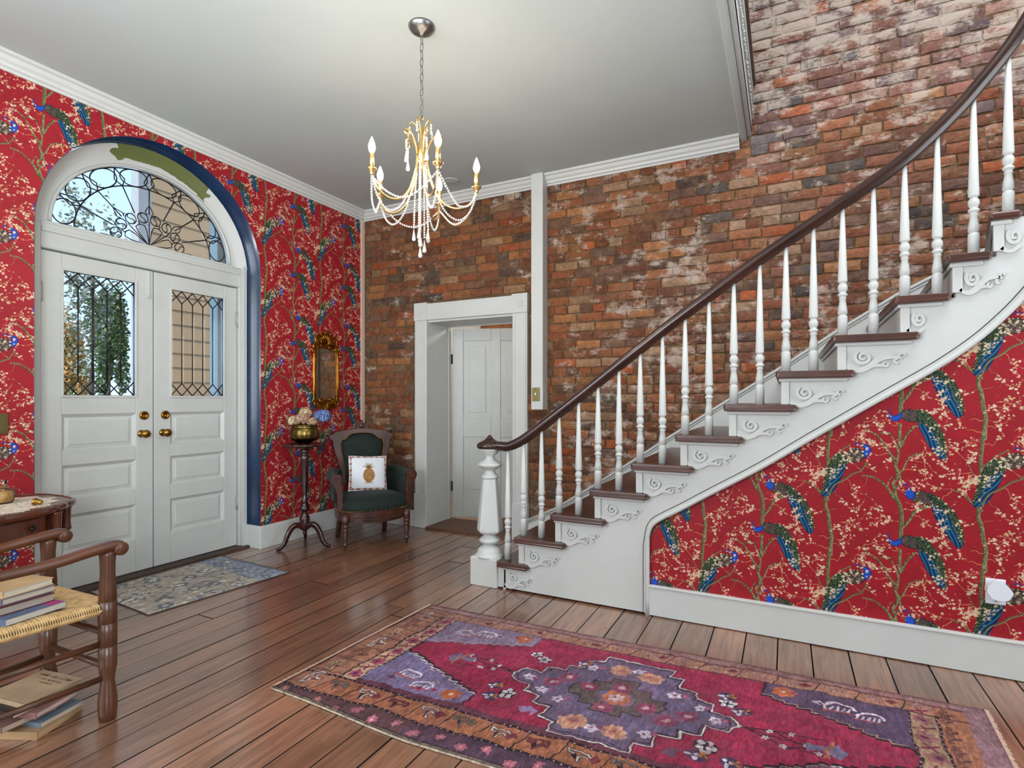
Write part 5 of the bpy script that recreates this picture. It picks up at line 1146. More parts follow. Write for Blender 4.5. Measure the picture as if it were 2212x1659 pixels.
# rush seat: cords wrapped over the rails, meeting on the diagonals
m = MB(); rr = random.Random(9); S = [(-2.365, 1.185), (-2.78, 1.17), (-2.745, .68), (-2.40, .68)]; cen = (-2.57, .93); zt = .455
for k in range(4):
    a, b = Vector(S[k]), Vector(S[(k+1) % 4]); n = int((b-a).length/.0072); d = (b-a).normalized(); inn_ = Vector(cen)-(a+b)/2; nrm = Vector((-d.y, d.x)); nrm = nrm if nrm.dot(inn_) > 0 else -nrm; depth = abs(inn_.dot(nrm))
    for i in range(n):
        t = (i+.5)/n; p = a+(b-a)*t; L = depth*min(1, 2*min(t, 1-t))+.01; j = rr.uniform(-.0012, .0012); q = []
        for (o, z) in ((.012, zt-.036), (-.008, zt-.034), (-.017, zt-.02), (-.010, zt-.004), (.01, zt+.002+j), (L*.5, zt-.003+j), (L, zt-.010)): e = p+nrm*o; q.append((e.x, e.y, z))
        m.tube(q, .0040, 5)
stuff(obj('rush_seat', m, M['rush'], rc))
m = MB(); m.box(-2.76, -2.38, .70, 1.165, .425, .440); obj('seat_pad', m, M['rush'], rc)

# ------------------------------------------------------------------ books
def book(cx, cy, z, w, d, h, ang, cover, label, group, pages=(224, 212, 190), spine=None, text=None, hard=True):
    """w along the spine; spine on the -d side"""
    b = thing('book', label, 'book', (cx, cy, z), group); R = Matrix.Translation((cx, cy, z)) @ Matrix.Rotation(radians(ang), 4, 'Z'); o = .004 if hard else .0005; t = .003 if hard else .0015
    m = MB(); m.box(-w/2, w/2, -d/2, d/2, 0, t); m.box(-w/2, w/2, -d/2, d/2, h-t, h); m.box(-w/2, w/2, -d/2-.001, -d/2+t, 0, h); m.xform(R)
    c = mat('book_cover', cover, .45, noise=9, rgb2=tuple(int(q*.85) for q in cover)); obj('cover', m, c, b, bevel=.001)
    m = MB(); m.box(-w/2+o, w/2-o, -d/2+t, d/2-o, t, h-t)
    k = int((h-2*t)/.003)
    m.xform(R); obj('pages', m, mat('book_pages', pages, .9, noise=160, rgb2=tuple(int(q*.82) for q in pages), stretch=(.05, .05, 3), nrange=(.3, .6)), b)
    if text: text(b, R, w, d, h)
    return b
G1, G2 = 'books stacked on the rush seat', 'books piled on the floor under the rush chair'
def pinkpatch(b, R, w, d, h):
    m = MB(); m.box(w/2-.05, w/2-.004, d/2-.05, d/2-.004, h, h+.0006); m.xform(R); obj('cover_print', m, mat('pink_cover_print', (176, 50, 120), .4), b)
z0 = .460
book(-2.555, .955, z0, .25, .19, .022, 8, (92, 110, 140), 'thin blue-grey paperback with a pink corner, lowest on the rush seat', G1, (206, 198, 186), hard=False, text=pinkpatch)
book(-2.60, .955, z0+.022, .235, .175, .030, 5, (88, 26, 36), 'dark red hardback, second from the bottom on the rush seat', G1, (186, 172, 158))
book(-2.615, .965, z0+.052, .23, .17, .024, 7, (116, 106, 128), 'grey-violet hardback under the tan book on the rush seat', G1, (214, 202, 182))
book(-2.62, .96, z0+.076, .225, .168, .026, 11, (206, 172, 128), 'tan hardback lying on top of the stack on the rush seat', G1, (226, 214, 190))
def title(b, R, w, d, h):
    m = MB(); rr = random.Random(3)
    for ln, (yy, hh, x0, x1) in enumerate(((d/2-.035, .011, -.085, .085), (d/2-.056, .006, -.06, .07), (d/2-.075, .004, -.02, .05))):
        x = x0
        while x < x1:
            cw = rr.uniform(.5, .9)*hh; m.box(x, x+cw*.28, yy, yy+hh, h, h+.0004)
            if rr.random() < .7: m.box(x, x+cw, yy+(hh*.8 if rr.random() < .5 else 0), yy+hh*(1 if rr.random() < .5 else .2)+.0008, h, h+.0004)
            x += cw+hh*.35
    m.xform(R); obj('title_print', m, mat('book_ink', (78, 58, 46), .6), b)
F = [(-2.60, 1.02, .0, .25, .20, .030, 24, (176, 140, 100), 'tan paperback at the bottom of the floor pile under the chair', (206, 168, 120)),
     (-2.58, 1.05, .030, .20, .16, .018, 14, (112, 128, 142), 'blue-covered paperback low in the floor pile under the chair', (210, 190, 168)),
     (-2.64, .98, .048, .24, .17, .020, 4, (128, 92, 84), 'brown paperback in the middle of the floor pile under the chair', (196, 170, 150)),
     (-2.60, 1.03, .068, .22, .165, .022, 18, (150, 104, 102), 'rose-edged book poking out towards the chair leg in the floor pile', (208, 184, 176)),
     (-2.64, 1.0, .090, .25, .18, .018, 9, (44, 40, 44), 'dark hardback second from the top of the floor pile under the chair', (216, 200, 176))]
for f in F: book(*f[:7], f[7], f[8], G2, f[9], hard=(f[5] > .02))
book(-2.625, 1.045, .108, .23, .20, .018, 9, (200, 174, 142), 'sepia picture book with printed title, topmost of the floor pile under the chair', G2, (200, 178, 150), text=title)

# ------------------------------------------------------------------ drum table with lobed top
tb = thing('drum_table', 'dark mahogany pedestal table with a lobed top and small drawer by the front doors', 'table', (-3.46, 1.06, 0))
def lobe(s, n=96, z=0):
    out = []
    for q in range(n):
        t = 2*pi*q/n; r = 1+.022*cos(8*t+pi)+.012*(1 if cos(8*t) > .8 else 0); out.append((-3.46+(.405*r*s)*cos(t), 1.055+(.455*r*s)*sin(t)))
    return out
m = MB(); rings = [(.955, .700), (1.0, .708), (1.008, .720), (1.0, .732), (.965, .738), (.955, .733), (.3, .731)]; vs = []; fs = []; n = 96
for s, z in rings: vs += [(x, y, z) for x, y in lobe(s)]
for k in range(len(rings)-1): fs += [(k*n+i, k*n+(i+1) % n, (k+1)*n+(i+1) % n, (k+1)*n+i) for i in range(n)]
fs += [tuple(range(n)), tuple((len(rings)-1)*n+i for i in range(n))]; m.add(vs, fs, False); obj('table_top', m, M['table_wood'], tb)
m = MB(); rings = [(.80, .585), (.89, .59), (.90, .60), (.875, .605), (.875, .70)]; vs = []; fs = []
for s, z in rings: vs += [(x, y, z) for x, y in lobe(s)]
for k in range(len(rings)-1): fs += [(k*n+i, k*n+(i+1) % n, (k+1)*n+(i+1) % n, (k+1)*n+i) for i in range(n)]
fs += [tuple(range(n)), tuple((len(rings)-1)*n+i for i in range(n))]; m.add(vs, fs, False); obj('apron', m, M['table_wood'], tb)
def tp(t, s): return (-3.46+.405*s*cos(t), 1.055+.455*s*sin(t))
for a0, a1 in ((.12, .62), (-.55, .02)):
    m = MB(); vs = []; fs = []; k = 12
    for i in range(k+1):
        t = a0+(a1-a0)*i/k; p, q = tp(t, .86), tp(t, .915); vs += [(*p, .612), (*q, .612), (*q, .692), (*p, .692)]
    for i in range(k): fs += [(4*i+j, 4*i+(j+1) % 4, 4*i+4+(j+1) % 4, 4*i+4+j) for j in range(4)]
    fs += [(0, 1, 2, 3), tuple(4*k+j for j in range(4))]; m.add(vs, fs); dr = obj('drawer', m, M['table_wood'], tb, bevel=.003)
    p = tp((a0+a1)/2+.05, .945); m = MB(); m.ball((*p, .652), .012, 10, 6); m.prism([(p[0]-.022, .652), (p[0], .668), (p[0]+.022, .652), (p[0], .636)], 'y', p[1]-.006, p[1]+.002); obj('drawer_pull', m, M['black'], dr)
for t in (.78, 1.15, -.62, 2.36):
    p = tp(t, .93); m = MB(); m.lathe([(.02, .578), (.026, .585), (.024, .60), (.022, .62), (.024, .69), (.028, .70)], (*p, 0), 12); obj('corner_post', m, M['table_wood'], tb)
m = MB(); m.lathe([(.09, .58), (.05, .56), (.035, .53), (.05, .47), (.06, .40), (.04, .33), (.055, .29), (.06, .2), (.03, .16)], (-3.46, 1.055, 0), 24); obj('pedestal', m, M['table_wood'], tb)
for a in (140, 260, 20):
    t = radians(a); m = MB(); P = catmull([(-3.46+r*cos(t), 1.055+r*sin(t), z) for r, z in ((.03, .24), (.07, .24), (.12, .15), (.16, .05), (.21, .02))], 5); m.sweep(P, [(.02, -.025), (.02, .02), (-.02, .02), (-.02, -.025)]); obj('leg', m, M['table_wood'], tb)
# lace cloth, jar, bell
rr = random.Random(8); m = MB(); po = []
for q in range(80):
    t = 2*pi*q/80; r = 1+.05*cos(16*t)+.02*rr.uniform(-1, 1); po.append((-3.43+.315*r*cos(t), 1.05+.385*r*sin(t)))
m.prism(po, 'z', .7335, .7355)
lace = mat('lace_cloth', (228, 214, 192), .85, noise=85, rgb2=(170, 156, 138), bump=.6, bscale=220, nrange=(.45, .56)); tag(obj('lace_cloth', m, lace, loc=(-3.43, 1.05, .7335)), 'cream lace cloth spread on the lobed mahogany table', 'tablecloth')
jar = thing('glass_jar', 'small glass jar of straw-coloured wax on the lace cloth', 'jar', (-3.475, 1.235, .736))
jc = (-3.475, 1.235, .736); m = MB(); m.lathe([(.045, 0), (.056, .004), (.062, .015), (.062, .055), (.056, .066), (.036, .074), (.033, .084), (.033, .108), (.036, .112), (.033, .113)], jc, 28); obj('jar_body', m, glassmat('jar_glass', (.98, .98, .94)), jar)
m = MB(); m.lathe([(.05, .005), (.057, .012), (.057, .05), (.05, .054), (.001, .054)], jc, 24); obj('wax', m, mat('straw_wax', (220, 184, 120), .6, noise=40, rgb2=(180, 134, 72)), jar)
bel = thing('hand_bell', 'small brass bell lying on the lace cloth near the table tip', 'bell', (-3.23, 1.30, .736))
Rb = Matrix.Translation((-3.225, 1.30, .753)) @ Matrix.Rotation(radians(35), 4, 'Z') @ Matrix.Rotation(radians(96), 4, 'Y')
m = MB(); m.lathe([(.018, -.022), (.0185, -.019), (.014, -.008), (.010, .008), (.006, .014), (.001, .016)], (0, 0, 0), 20); m.xform(Rb); obj('bell_cup', m, M['brass'], bel)
Rh = Matrix.Translation((-3.262, 1.292, .752)) @ Matrix.Rotation(radians(20), 4, 'Z') @ Matrix.Rotation(radians(30), 4, 'Y')
m = MB(); m.lathe([(.003, -.016), (.006, -.01), (.005, .0), (.009, .014), (.007, .024), (.001, .028)], (0, 0, 0), 12); m.xform(Rh); hb = obj('bell_handle', m, mat('rose_handle', (168, 112, 136), .4), bel); hb['label'] = 'rose coloured handle'
# ------------------------------------------------------------------ big rug
def paint_rug():
    k = 620; P = Paint(int(2.64*k), int(1.14*k), k, (92, 58, 62)); rr = random.Random(31); random.seed(12)
    R = lambda x0, y0, x1, y1, c: P.poly([(x0, y0), (x1, y0), (x1, y1), (x0, y1)], c)
    blk, crm = (44, 30, 34), (222, 206, 188)
    R(0, 0, 2.64, .105, (78, 54, 68)); R(0, 0, .7, .105, (88, 56, 54))
    R(0, 1.06, 2.64, 1.14, (164, 116, 104)); R(2.55, .1, 2.64, 1.14, (158, 116, 116))
    R(.015, .105, 2.56, .232, (176, 100, 56)); R(.015, .985, 2.56, 1.07, (184, 122, 86)); R(.015, .105, .19, 1.07, (182, 116, 78)); R(2.455, .105, 2.56, 1.07, (180, 110, 66))
    R(.195, .232, .285, .985, (204, 160, 110)); R(2.36, .232, 2.45, .985, (176, 144, 94))
    def dotted(a, b, w=.006):
        P.line([a, b], w, w, blk); n = int(sqrt((a[0]-b[0])**2+(a[1]-b[1])**2)/.03)
        for i in range(n): t = (i+.5)/n; P.ell((a[0]+(b[0]-a[0])*t, a[1]+(b[1]-a[1])*t), .0035, .0035, 0, (206, 170, 160))
    R(.285, .232, 2.36, .272, (104, 50, 62)); R(.285, .272, 2.36, .985, (172, 32, 62))
    for y in (.105, .232): dotted((.015, y), (2.56, y), .007)
    for y in (.985, 1.07): P.line([(.015, y), (2.56, y)], .005, .005, (96, 58, 56))
    for x in (.19, .285, 2.36, 2.455): dotted((x, .232), (x, .985), .006)
    def hook(x, y, s, a, c, o=blk):
        q = [(0, -.03), (.0, .0), (.02, .012), (.045, .0), (.05, .02), (.03, .036), (.012, .03), (0, .04), (-.03, .03), (-.05, .036), (-.045, .01), (-.02, .012)]
        pt = [(x+(u*cos(a)-v*sin(a))*s, y+(u*sin(a)+v*cos(a))*s) for u, v in q]; P.line(pt+[pt[0]], .008*s, .008*s, o); P.line(pt, .0048*s, .0048*s, c)
    hc = ((112, 112, 92), (206, 186, 160), (120, 46, 50), (196, 184, 160))
    for i in range(15):
        x = .25+.155*i
        for y, s in ((.168, 1), (1.027, .7)):
            P.line([(x-.077, y-.055*s), (x-.05, y+.055*s)], .0025, .0025, blk); hook(x, y, .85*s, 0, hc[i % 4] if s == 1 else (188, 150, 120), blk if s == 1 else (120, 78, 66))
            if i % 2: P.poly([(x+.05, y-.02*s), (x+.075, y+.01*s), (x+.05, y+.035*s), (x+.025, y+.01*s)], (118, 40, 48))
    for i in range(7):
        y = .19+.13*i
        hook(.105, y, 1, pi/2, ((214, 204, 186), (206, 178, 130), (160, 96, 66))[i % 3], (104, 56, 40)); P.line([(.03, y+.065), (.18, y+.065)], .0025, .0025, (96, 50, 40))
        for dy in (0, .05): hook(2.50, y+dy, .6, pi/2, (150, 84, 60), (70, 46, 44))
    for i in range(6):
        y = .29+.13*i
        for x in (.24, 2.405):
            P.flower((x, y), .036, (168, 64, 84) if x < 1 else (160, 96, 84), (216, 190, 150), 6); P.ell((x, y), .012, .012, 0, (96, 40, 70)); P.line([(x-.03, y+.05), (x+.03, y+.08)], .005, .005, (130, 40, 56)); P.line([(x+.01, y+.045), (x-.01, y+.085)], .004, .004, (130, 40, 56))
    for i in range(27):
        x = .06+.098*i; P.flower((x, .052+.012*(-1)**i), .022, (190, 96, 104) if i > 3 else (168, 98, 84), (218, 180, 160), 6)
    pur = (122, 110, 148); X0_ = 1.323
    def steps(a, b, n):
        out = []
        for i in range(n): out += [(a[0]+(b[0]-a[0])*i/n, a[1]+(b[1]-a[1])*(i+.35)/n), (a[0]+(b[0]-a[0])*(i+1)/n, a[1]+(b[1]-a[1])*(i+.35)/n+.004)]
        return out
    for mx in (0, 1):
        f = (lambda p: p) if mx == 0 else (lambda p: (2*X0_-p[0], p[1]))
        pl = [(.285, .272), (.80, .272), (.80, .37)]+steps((.80, .37), (.31, .59), 11)+[(.289, .60)]; P.poly([f(p) for p in pl], pur if not mx else (98, 78, 100)); P.line([f(p) for p in pl[1:]], .006, .006, blk); P.line([f((p[0], p[1]-.010)) for p in pl[2:-1]], .0025, .0025, crm if not mx else (170, 130, 96))
        pl = [(.285, .985), (.80, .985), (.80, .87)]+steps((.80, .87), (.31, .70), 11)+[(.289, .695)]; P.poly([f(p) for p in pl], (140, 122, 146) if not mx else (84, 66, 92)); P.line([f(p) for p in pl[1:]], .005, .005, blk if mx else (110, 80, 100)); P.line([f((p[0], p[1]+.010)) for p in pl[2:-1]], .0025, .0025, (206, 180, 170) if not mx else (176, 136, 100))
        for (cx, cy) in ((.45, .40), (.42, .87)):
            for s in (0, 1):
                c = f((cx+.0+.11*s, cy-.06*s if cy < .6 else cy+.03*s)); pts = [(c[0]+.05*cos(t), c[1]+.028*sin(t)) for t in [pi*q/7 for q in range(8)]]; P.line(pts, .007, .006, (222, 212, 212))
                for q in range(5): P.line([(c[0]-.05+.02*q, c[1]-.03), (c[0]-.045+.02*q, c[1]-.002)], .006, .004, (216, 206, 206))
                P.line([(c[0]-.055, c[1]-.036), (c[0]+.05, c[1]-.032)], .006, .004, (182, 74, 78))
        for (x, y, c) in ((.60, .38, (206, 186, 190)), (.56, .31, (170, 60, 80)), (.63, .33, (160, 50, 80)), (.52, .48, (200, 180, 186)), (.40, .33, (120, 44, 84)), (.60, .90, (200, 178, 184)), (.68, .93, (170, 70, 90))):
            q = f((x, y)); P.poly([(q[0]-.024, q[1]), (q[0], q[1]-.016), (q[0]+.024, q[1]), (q[0], q[1]+.016)], c); P.ell(q, .008, .006, 0, (90, 40, 70))
        for (x, y) in ((.715, .33), (.72, .93)): P.flower(f((x, y)), .045, (204, 96, 44), (236, 190, 160), 6)
    Q = [(-.475, 0), (-.44, .05), (-.362, .057), (-.355, .117), (-.286, .13), (-.288, .178), (-.212, .186), (-.212, .262), (-.15, .27), (-.15, .332)]
    med = [(X0_+x, .595-y) for x, y in Q]+[(X0_-x, .595-y) for x, y in Q[::-1]]+[(X0_-x, .595+y) for x, y in Q[1:]]+[(X0_+x, .595+y) for x, y in Q[::-1][:-1]]
    P.poly(med, (108, 92, 120)); P.line(med+[med[0]], .0075, .0075, blk); P.line(med+[med[0]], .004, .004, crm); ins = [(X0_+(x-X0_)*.955, .595+(y-.595)*.945) for x, y in med]; P.line(ins+[ins[0]], .003, .003, (60, 40, 56))
    G = [(-.20, 0), (-.19, .05), (-.13, .05), (-.13, .10), (-.06, .10), (-.06, .145), (.0, .145)]
    gr = [(X0_+x, .595-y) for x, y in G]+[(X0_-x, .595-y) for x, y in G[::-1]]+[(X0_-x, .595+y) for x, y in G[1:]]+[(X0_+x, .595+y) for x, y in G[::-1][:-1]]
    P.poly(gr, (98, 84, 76)); P.line(gr+[gr[0]], .003, .003, (60, 48, 52))
    P.ell((X0_, .595), .075, .06, 0, (112, 98, 138)); P.flower((X0_, .595), .062, (204, 108, 62), (226, 190, 170), 8); P.flower((X0_, .595), .03, (212, 180, 170), (120, 60, 80), 6)
    for x, y in ((-.13, .035), (.0, .085), (.13, -.035), (-.02, -.10), (-.28, .01), (.28, -.02), (.22, -.09), (-.24, .08)): P.flower((X0_+x, .595+y), .042, (150, 62, 88), (214, 160, 170), 8); P.ell((X0_+x, .595+y), .016, .014, 0, (206, 160, 150))
    for x, y in ((-.05, .23), (.085, .215), (-.09, -.24), (.06, -.235)): P.flower((X0_+x, .595+y), .05, (214, 150, 108), (170, 84, 84), 8); P.ell((X0_+x, .595+y), .034, .03, 0, (210, 142, 98)); P.flower((X0_+x, .595+y), .02, (188, 106, 88), (120, 60, 70))
    for x, y in ((.02, .25), (-.02, -.25), (-.17, .2), (.17, -.2), (-.21, -.11), (.21, .12), (-.3, -.07), (.31, .06), (-.39, .0), (.39, .0)):
        P.flower((X0_+x, .595+y), .027, (216, 206, 210), (150, 60, 90), 5); P.flower((X0_+x+.035, .595+y+.01), .015, (176, 70, 100), (220, 170, 180), 4)
    def wf(x, y, r=.036):
        P.ell((x, y), r*1.12, r*.9, 0, blk); P.flower((x, y), r, (210, 210, 200), (90, 50, 60), 5); P.line([(x-r*.5, y), (x+r*.5, y)], .003, .003, blk); P.line([(x, y-r*.5), (x, y+r*.5)], .003, .003, blk)
    def pf(x, y):
        P.ell((x, y), .036, .03, 0, (66, 56, 84)); P.flower((x-.012, y-.006), .024, (210, 206, 210), (60, 40, 60), 3); P.flower((x+.016, y+.008), .02, (206, 116, 46), (120, 50, 40), 3)
    wf(.915, .43); wf(.925, .765, .032); wf(1.73, .745, .034); wf(1.70, .41, .04); wf(.87, .80, .022)
    pf(.83, .47); pf(.86, .385); pf(1.72, .80); pf(1.79, .70); pf(1.68, .345); pf(1.80, .355); pf(1.10, .82)
    P.poly([(1.0, .36), (1.03, .33), (1.06, .35), (1.075, .32), (1.09, .36), (1.05, .385)], (150, 120, 160)); P.poly([(1.57, .33), (1.60, .36), (1.64, .345), (1.62, .30), (1.59, .31)], (120, 74, 96))
    for s in (0, 1):
        f = (lambda p: p) if s == 0 else (lambda p: (2*X0_-p[0], 1.19-p[1]))
        stem = (60, 26, 40)
        for a in ([(.84, .60), (.70, .66), (.55, .66)], [(.84, .60), (.72, .58), (.56, .565)], [(.84, .60), (.73, .62), (.54, .615)], [(.74, .585), (.64, .63)], [(.66, .655), (.60, .615)]): P.line([f(p) for p in a], .0035, .003, stem)
        for p in ((.76, .63), (.70, .66), (.68, .575), (.62, .62), (.75, .59), (.58, .655)): q = f(p); P.ell(q, .016, .012, 0, blk); P.flower(q, .014, (214, 196, 186), (150, 70, 60), 5)
        P.poly([f(p) for p in ((.50, .60), (.52, .66), (.57, .63), (.62, .645), (.62, .60), (.57, .60), (.53, .57))], (118, 110, 142)); P.line([f((.545, .56)), f((.555, .66))], .006, .006, (190, 110, 60))
    H, Wd = P.h, P.w; wy = ((vnoise(H, Wd, 16, 21)-.5)*9+(vnoise(H, Wd, 60, 22)-.5)*14).astype(int); wx = ((vnoise(H, Wd, 14, 23)-.5)*9+(vnoise(H, Wd, 70, 24)-.5)*16).astype(int)
    YY, XX = np.mgrid[0:H, 0:Wd]; P.a = P.a[np.clip(YY+wy, 0, H-1), np.clip(XX+wx, 0, Wd-1)]
    st_ = vnoise(H, Wd, 4, 26); st_ = (st_+np.roll(st_, 3, 0)+np.roll(st_, 6, 0)+np.roll(st_, 9, 0)+np.roll(st_, 12, 0))/5
    P.a = P.a*.90+.10*np.array((150, 120, 120), np.float32)/255; P.a *= (.72+.56*st_)[..., None]
    n1 = vnoise(H, Wd, 26, 1); n2 = np.random.RandomState(2).rand(H, Wd).astype(np.float32); n3 = vnoise(H, Wd, 130, 5)
    ab = np.repeat(vnoise(8, Wd, 14, 9)[:1], H, 0); P.a *= (.80+.18*n1+.14*n3+.14*ab*.6)[..., None]*(.82+.34*n2)[..., None]
    yy = np.linspace(0, 1, H)[:, None]; fade = np.clip((yy-.55)*1.1, 0, .5)*np.clip(1-np.linspace(0, 1, Wd)[None]*.9, .15, 1); P.a = P.a*(1-.35*fade[..., None])+np.array((196, 150, 150), np.float32)/255*.35*fade[..., None]
    g = P.a.mean(2, keepdims=True); P.a = P.a*.80+g*.20; wr = np.clip((vnoise(H, Wd, 7, 41)*.6+vnoise(H, Wd, 40, 42)*.4-.45)*2.2, 0, .55)[..., None]
    P.a = P.a*(1-wr*.55)+np.array((128, 84, 88), np.float32)/255*wr*.55; P.a *= np.array((.92, .91, .96), np.float32)
    return P.image('oriental_rug')
O_, eX, eY = (-1.981, 1.645), (.99947, .03261), (-.03261, .99947)
def rugp(p, q): pp = p+.09*(q+.02); return (O_[0]+eX[0]*pp+eY[0]*q, O_[1]+eX[1]*pp+eY[1]*q)
NX, NY = 66, 30; m = MB(); vs = []; uvs = []; rr = random.Random(3)
def q0(p): return -.02-.05*min(1, p/.75)+.004*sin(p*7)
for j in range(NY+1):
    for i in range(NX+1):
        p = 2.635*i/NX; q = q0(p)+(1.058+.004*sin(p*5)-q0(p))*j/NY; x, y = rugp(p+.006*sin(q*9)*(i in (0, NX)), q)
        edge = i in (0, NX) or j in (0, NY); vs.append((x, y, .004 if edge else .0085+.0012*sin(p*6+q*3)+rr.uniform(-.0004, .0004)))
        uvs.append((p/2.64, (q+.08)/1.14))
fs = [(j*(NX+1)+i, j*(NX+1)+i+1, (j+1)*(NX+1)+i+1, (j+1)*(NX+1)+i) for j in range(NY) for i in range(NX)]
ring = [i for i in range(NX+1)]+[j*(NX+1)+NX for j in range(1, NY+1)]+[NY*(NX+1)+i for i in range(NX-1, -1, -1)]+[j*(NX+1) for j in range(NY-1, 0, -1)]
k0 = len(vs); vs += [(vs[q][0], vs[q][1], .0005) for q in ring]; uvs += [uvs[q] for q in ring]; n = len(ring)
fs += [(ring[q], ring[(q+1) % n], k0+(q+1) % n, k0+q) for q in range(n)]
m.add(vs, fs, True); me = m.mesh('rug', imgmat('oriental_rug', paint_rug(), .95, .1, .9, 260, .004))
l = me.uv_layers.new(name='UVMap')
for lp in me.loops: l.data[lp.index].uv = uvs[lp.vertex_index]
rug = bpy.data.objects.new('rug', me); C.objects.link(rug); tag(rug, 'long red and purple oriental rug with orange borders on the plank floor', 'rug')
m = MB()
edge = [rugp(2.635*i/80, q0(2.635*i/80)-.006) for i in range(81)]; m.tube([(x, y, .0055) for x, y in edge], .0050, 6)
ed = obj('side_cord', m, mat('rug_black_cord', (48, 36, 34), .9, noise=60, rgb2=(130, 112, 96)), rug)
m = MB(); edge = [rugp(2.635*i/80, q0(2.635*i/80)-.016) for i in range(81)]; m.tube([(x, y, .0045) for x, y in edge], .0040, 6); obj('side_cord', m, mat('rug_cream_cord', (196, 178, 156), .9, noise=70, rgb2=(120, 100, 86)), rug)
m = MB(); rr = random.Random(5)
for i in range(170):
    q = -.02+1.075*i/169; a = rugp(-.001, q); b = rugp(-.012-rr.uniform(0, .006), q+rr.uniform(-.004, .004)); m.tube([(a[0], a[1], .005), (b[0], b[1], .002)], .0022, 4)
    a = rugp(2.633, q); b = rugp(2.645+rr.uniform(0, .006), q+rr.uniform(-.004, .004)); m.tube([(a[0], a[1], .005), (b[0], b[1], .002)], .0022, 4)
stuff(obj('fringe', m, mat('rug_fringe', (206, 170, 150), .95), rug))

# ------------------------------------------------------------------ door mat
def paint_mat():
    k = 700; w, h = .92, .80; P = Paint(int(w*k), int(h*k), k, (150, 141, 130)); rr = random.Random(14); random.seed(3)
    P.poly([(.70, 0), (.92, 0), (.92, .8), (.70, .8)], (140, 146, 154)); P.poly([(.82, 0), (.92, 0), (.92, .8), (.82, .8)], (128, 136, 150))
    for x in (.70, .715, .815, .90): P.line([(x, 0), (x, .8)], .003, .003, (96, 104, 122))
    def vine(x, y, a, n, c, w=.006):
        pts = [(x, y)]; da = rr.uniform(-.5, .5)
        for _ in range(n): a += da*.45; pts.append((pts[-1][0]+cos(a)*.03, pts[-1][1]+sin(a)*.03)); 
        P.line(pts, w, w*.5, c)
        for p in pts[1::2]: P.ell((p[0]+rr.uniform(-.02, .02), p[1]+rr.uniform(-.02, .02)), rr.uniform(.012, .026), rr.uniform(.007, .014), rr.uniform(0, 3), c)
    sl = ((92, 96, 104), (104, 108, 114), (84, 90, 102), (120, 116, 112))
    for _ in range(46): vine(rr.uniform(0, .92), rr.uniform(0, .8), rr.uniform(0, 6), rr.randint(4, 9), rr.choice(sl), rr.uniform(.003, .007))
    for _ in range(26):
        p = (rr.uniform(.03, .9), rr.uniform(.03, .77)); P.flower(p, rr.uniform(.03, .055), rr.choice(sl), (176, 170, 160), 7); P.flower(p, rr.uniform(.015, .028), (184, 178, 168), rr.choice(sl), 6)
    for _ in range(34): vine(rr.uniform(0, .92), rr.uniform(0, .8), rr.uniform(0, 6), rr.randint(2, 5), (186, 180, 168), .004)
    for i in range(10): P.flower((.765, .04+.08*i), .038, (96, 106, 130), (190, 190, 188), 6); P.flower((.86, .08*i), .03, (100, 110, 136), (190, 190, 190), 5)
    H, Wd = P.h, P.w; n1 = vnoise(H, Wd, 18, 2); n2 = np.random.RandomState(4).rand(H, Wd).astype(np.float32); ero = vnoise(H, Wd, 5, 7)[..., None]
    P.a = P.a*(.65+.35*ero)+np.array((150, 142, 132), np.float32)/255*(.35-.35*ero); P.a *= (.96+.22*n1)[..., None]*(.92+.26*n2)[..., None]
    return P.image('door_mat')
m = MB(); vs = []; uvs = []; NX, NY = 24, 20
c00, c10, c11, c01 = (-3.285, 1.835), (-3.192, 2.752), (-4.005, 2.79), (-4.02, 1.885)
rr = random.Random(6)
for j in range(NY+1):
    for i in range(NX+1):
        u, v = i/NX, j/NY; x = (c00[0]*(1-u)+c10[0]*u)*(1-v)+(c01[0]*(1-u)+c11[0]*u)*v; y = (c00[1]*(1-u)+c10[1]*u)*(1-v)+(c01[1]*(1-u)+c11[1]*u)*v
        e = i in (0, NX) or j in (0, NY); vs.append((x, y, .005 if e else .009+rr.uniform(-.0003, .0003))); uvs.append((u, v))
fs = [(j*(NX+1)+i, j*(NX+1)+i+1, (j+1)*(NX+1)+i+1, (j+1)*(NX+1)+i) for j in range(NY) for i in range(NX)]
ring = [i for i in range(NX+1)]+[j*(NX+1)+NX for j in range(1, NY+1)]+[NY*(NX+1)+i for i in range(NX-1, -1, -1)]+[j*(NX+1) for j in range(NY-1, 0, -1)]
k0 = len(vs); vs += [(vs[q][0], vs[q][1], .0005) for q in ring]; uvs += [uvs[q] for q in ring]; n = len(ring)
fs += [(ring[q], ring[(q+1) % n], k0+(q+1) % n, k0+q) for q in range(n)]
m.add(vs, fs, True); me = m.mesh('door_mat', imgmat('door_mat', paint_mat(), .95, .1, .8, 300, .003)); l = me.uv_layers.new(name='UVMap')
for lp in me.loops: l.data[lp.index].uv = uvs[lp.vertex_index]
dm = bpy.data.objects.new('door_mat', me); C.objects.link(dm); tag(dm, 'grey and beige floral door mat in front of the white double doors', 'mat')
m = MB(); lp_ = [vs[q] for q in ring]; m.tube([(p[0], p[1], .004) for p in lp_], .0035, 5, closed=True); obj('binding', m, mat('mat_binding', (84, 76, 68), .9), dm)
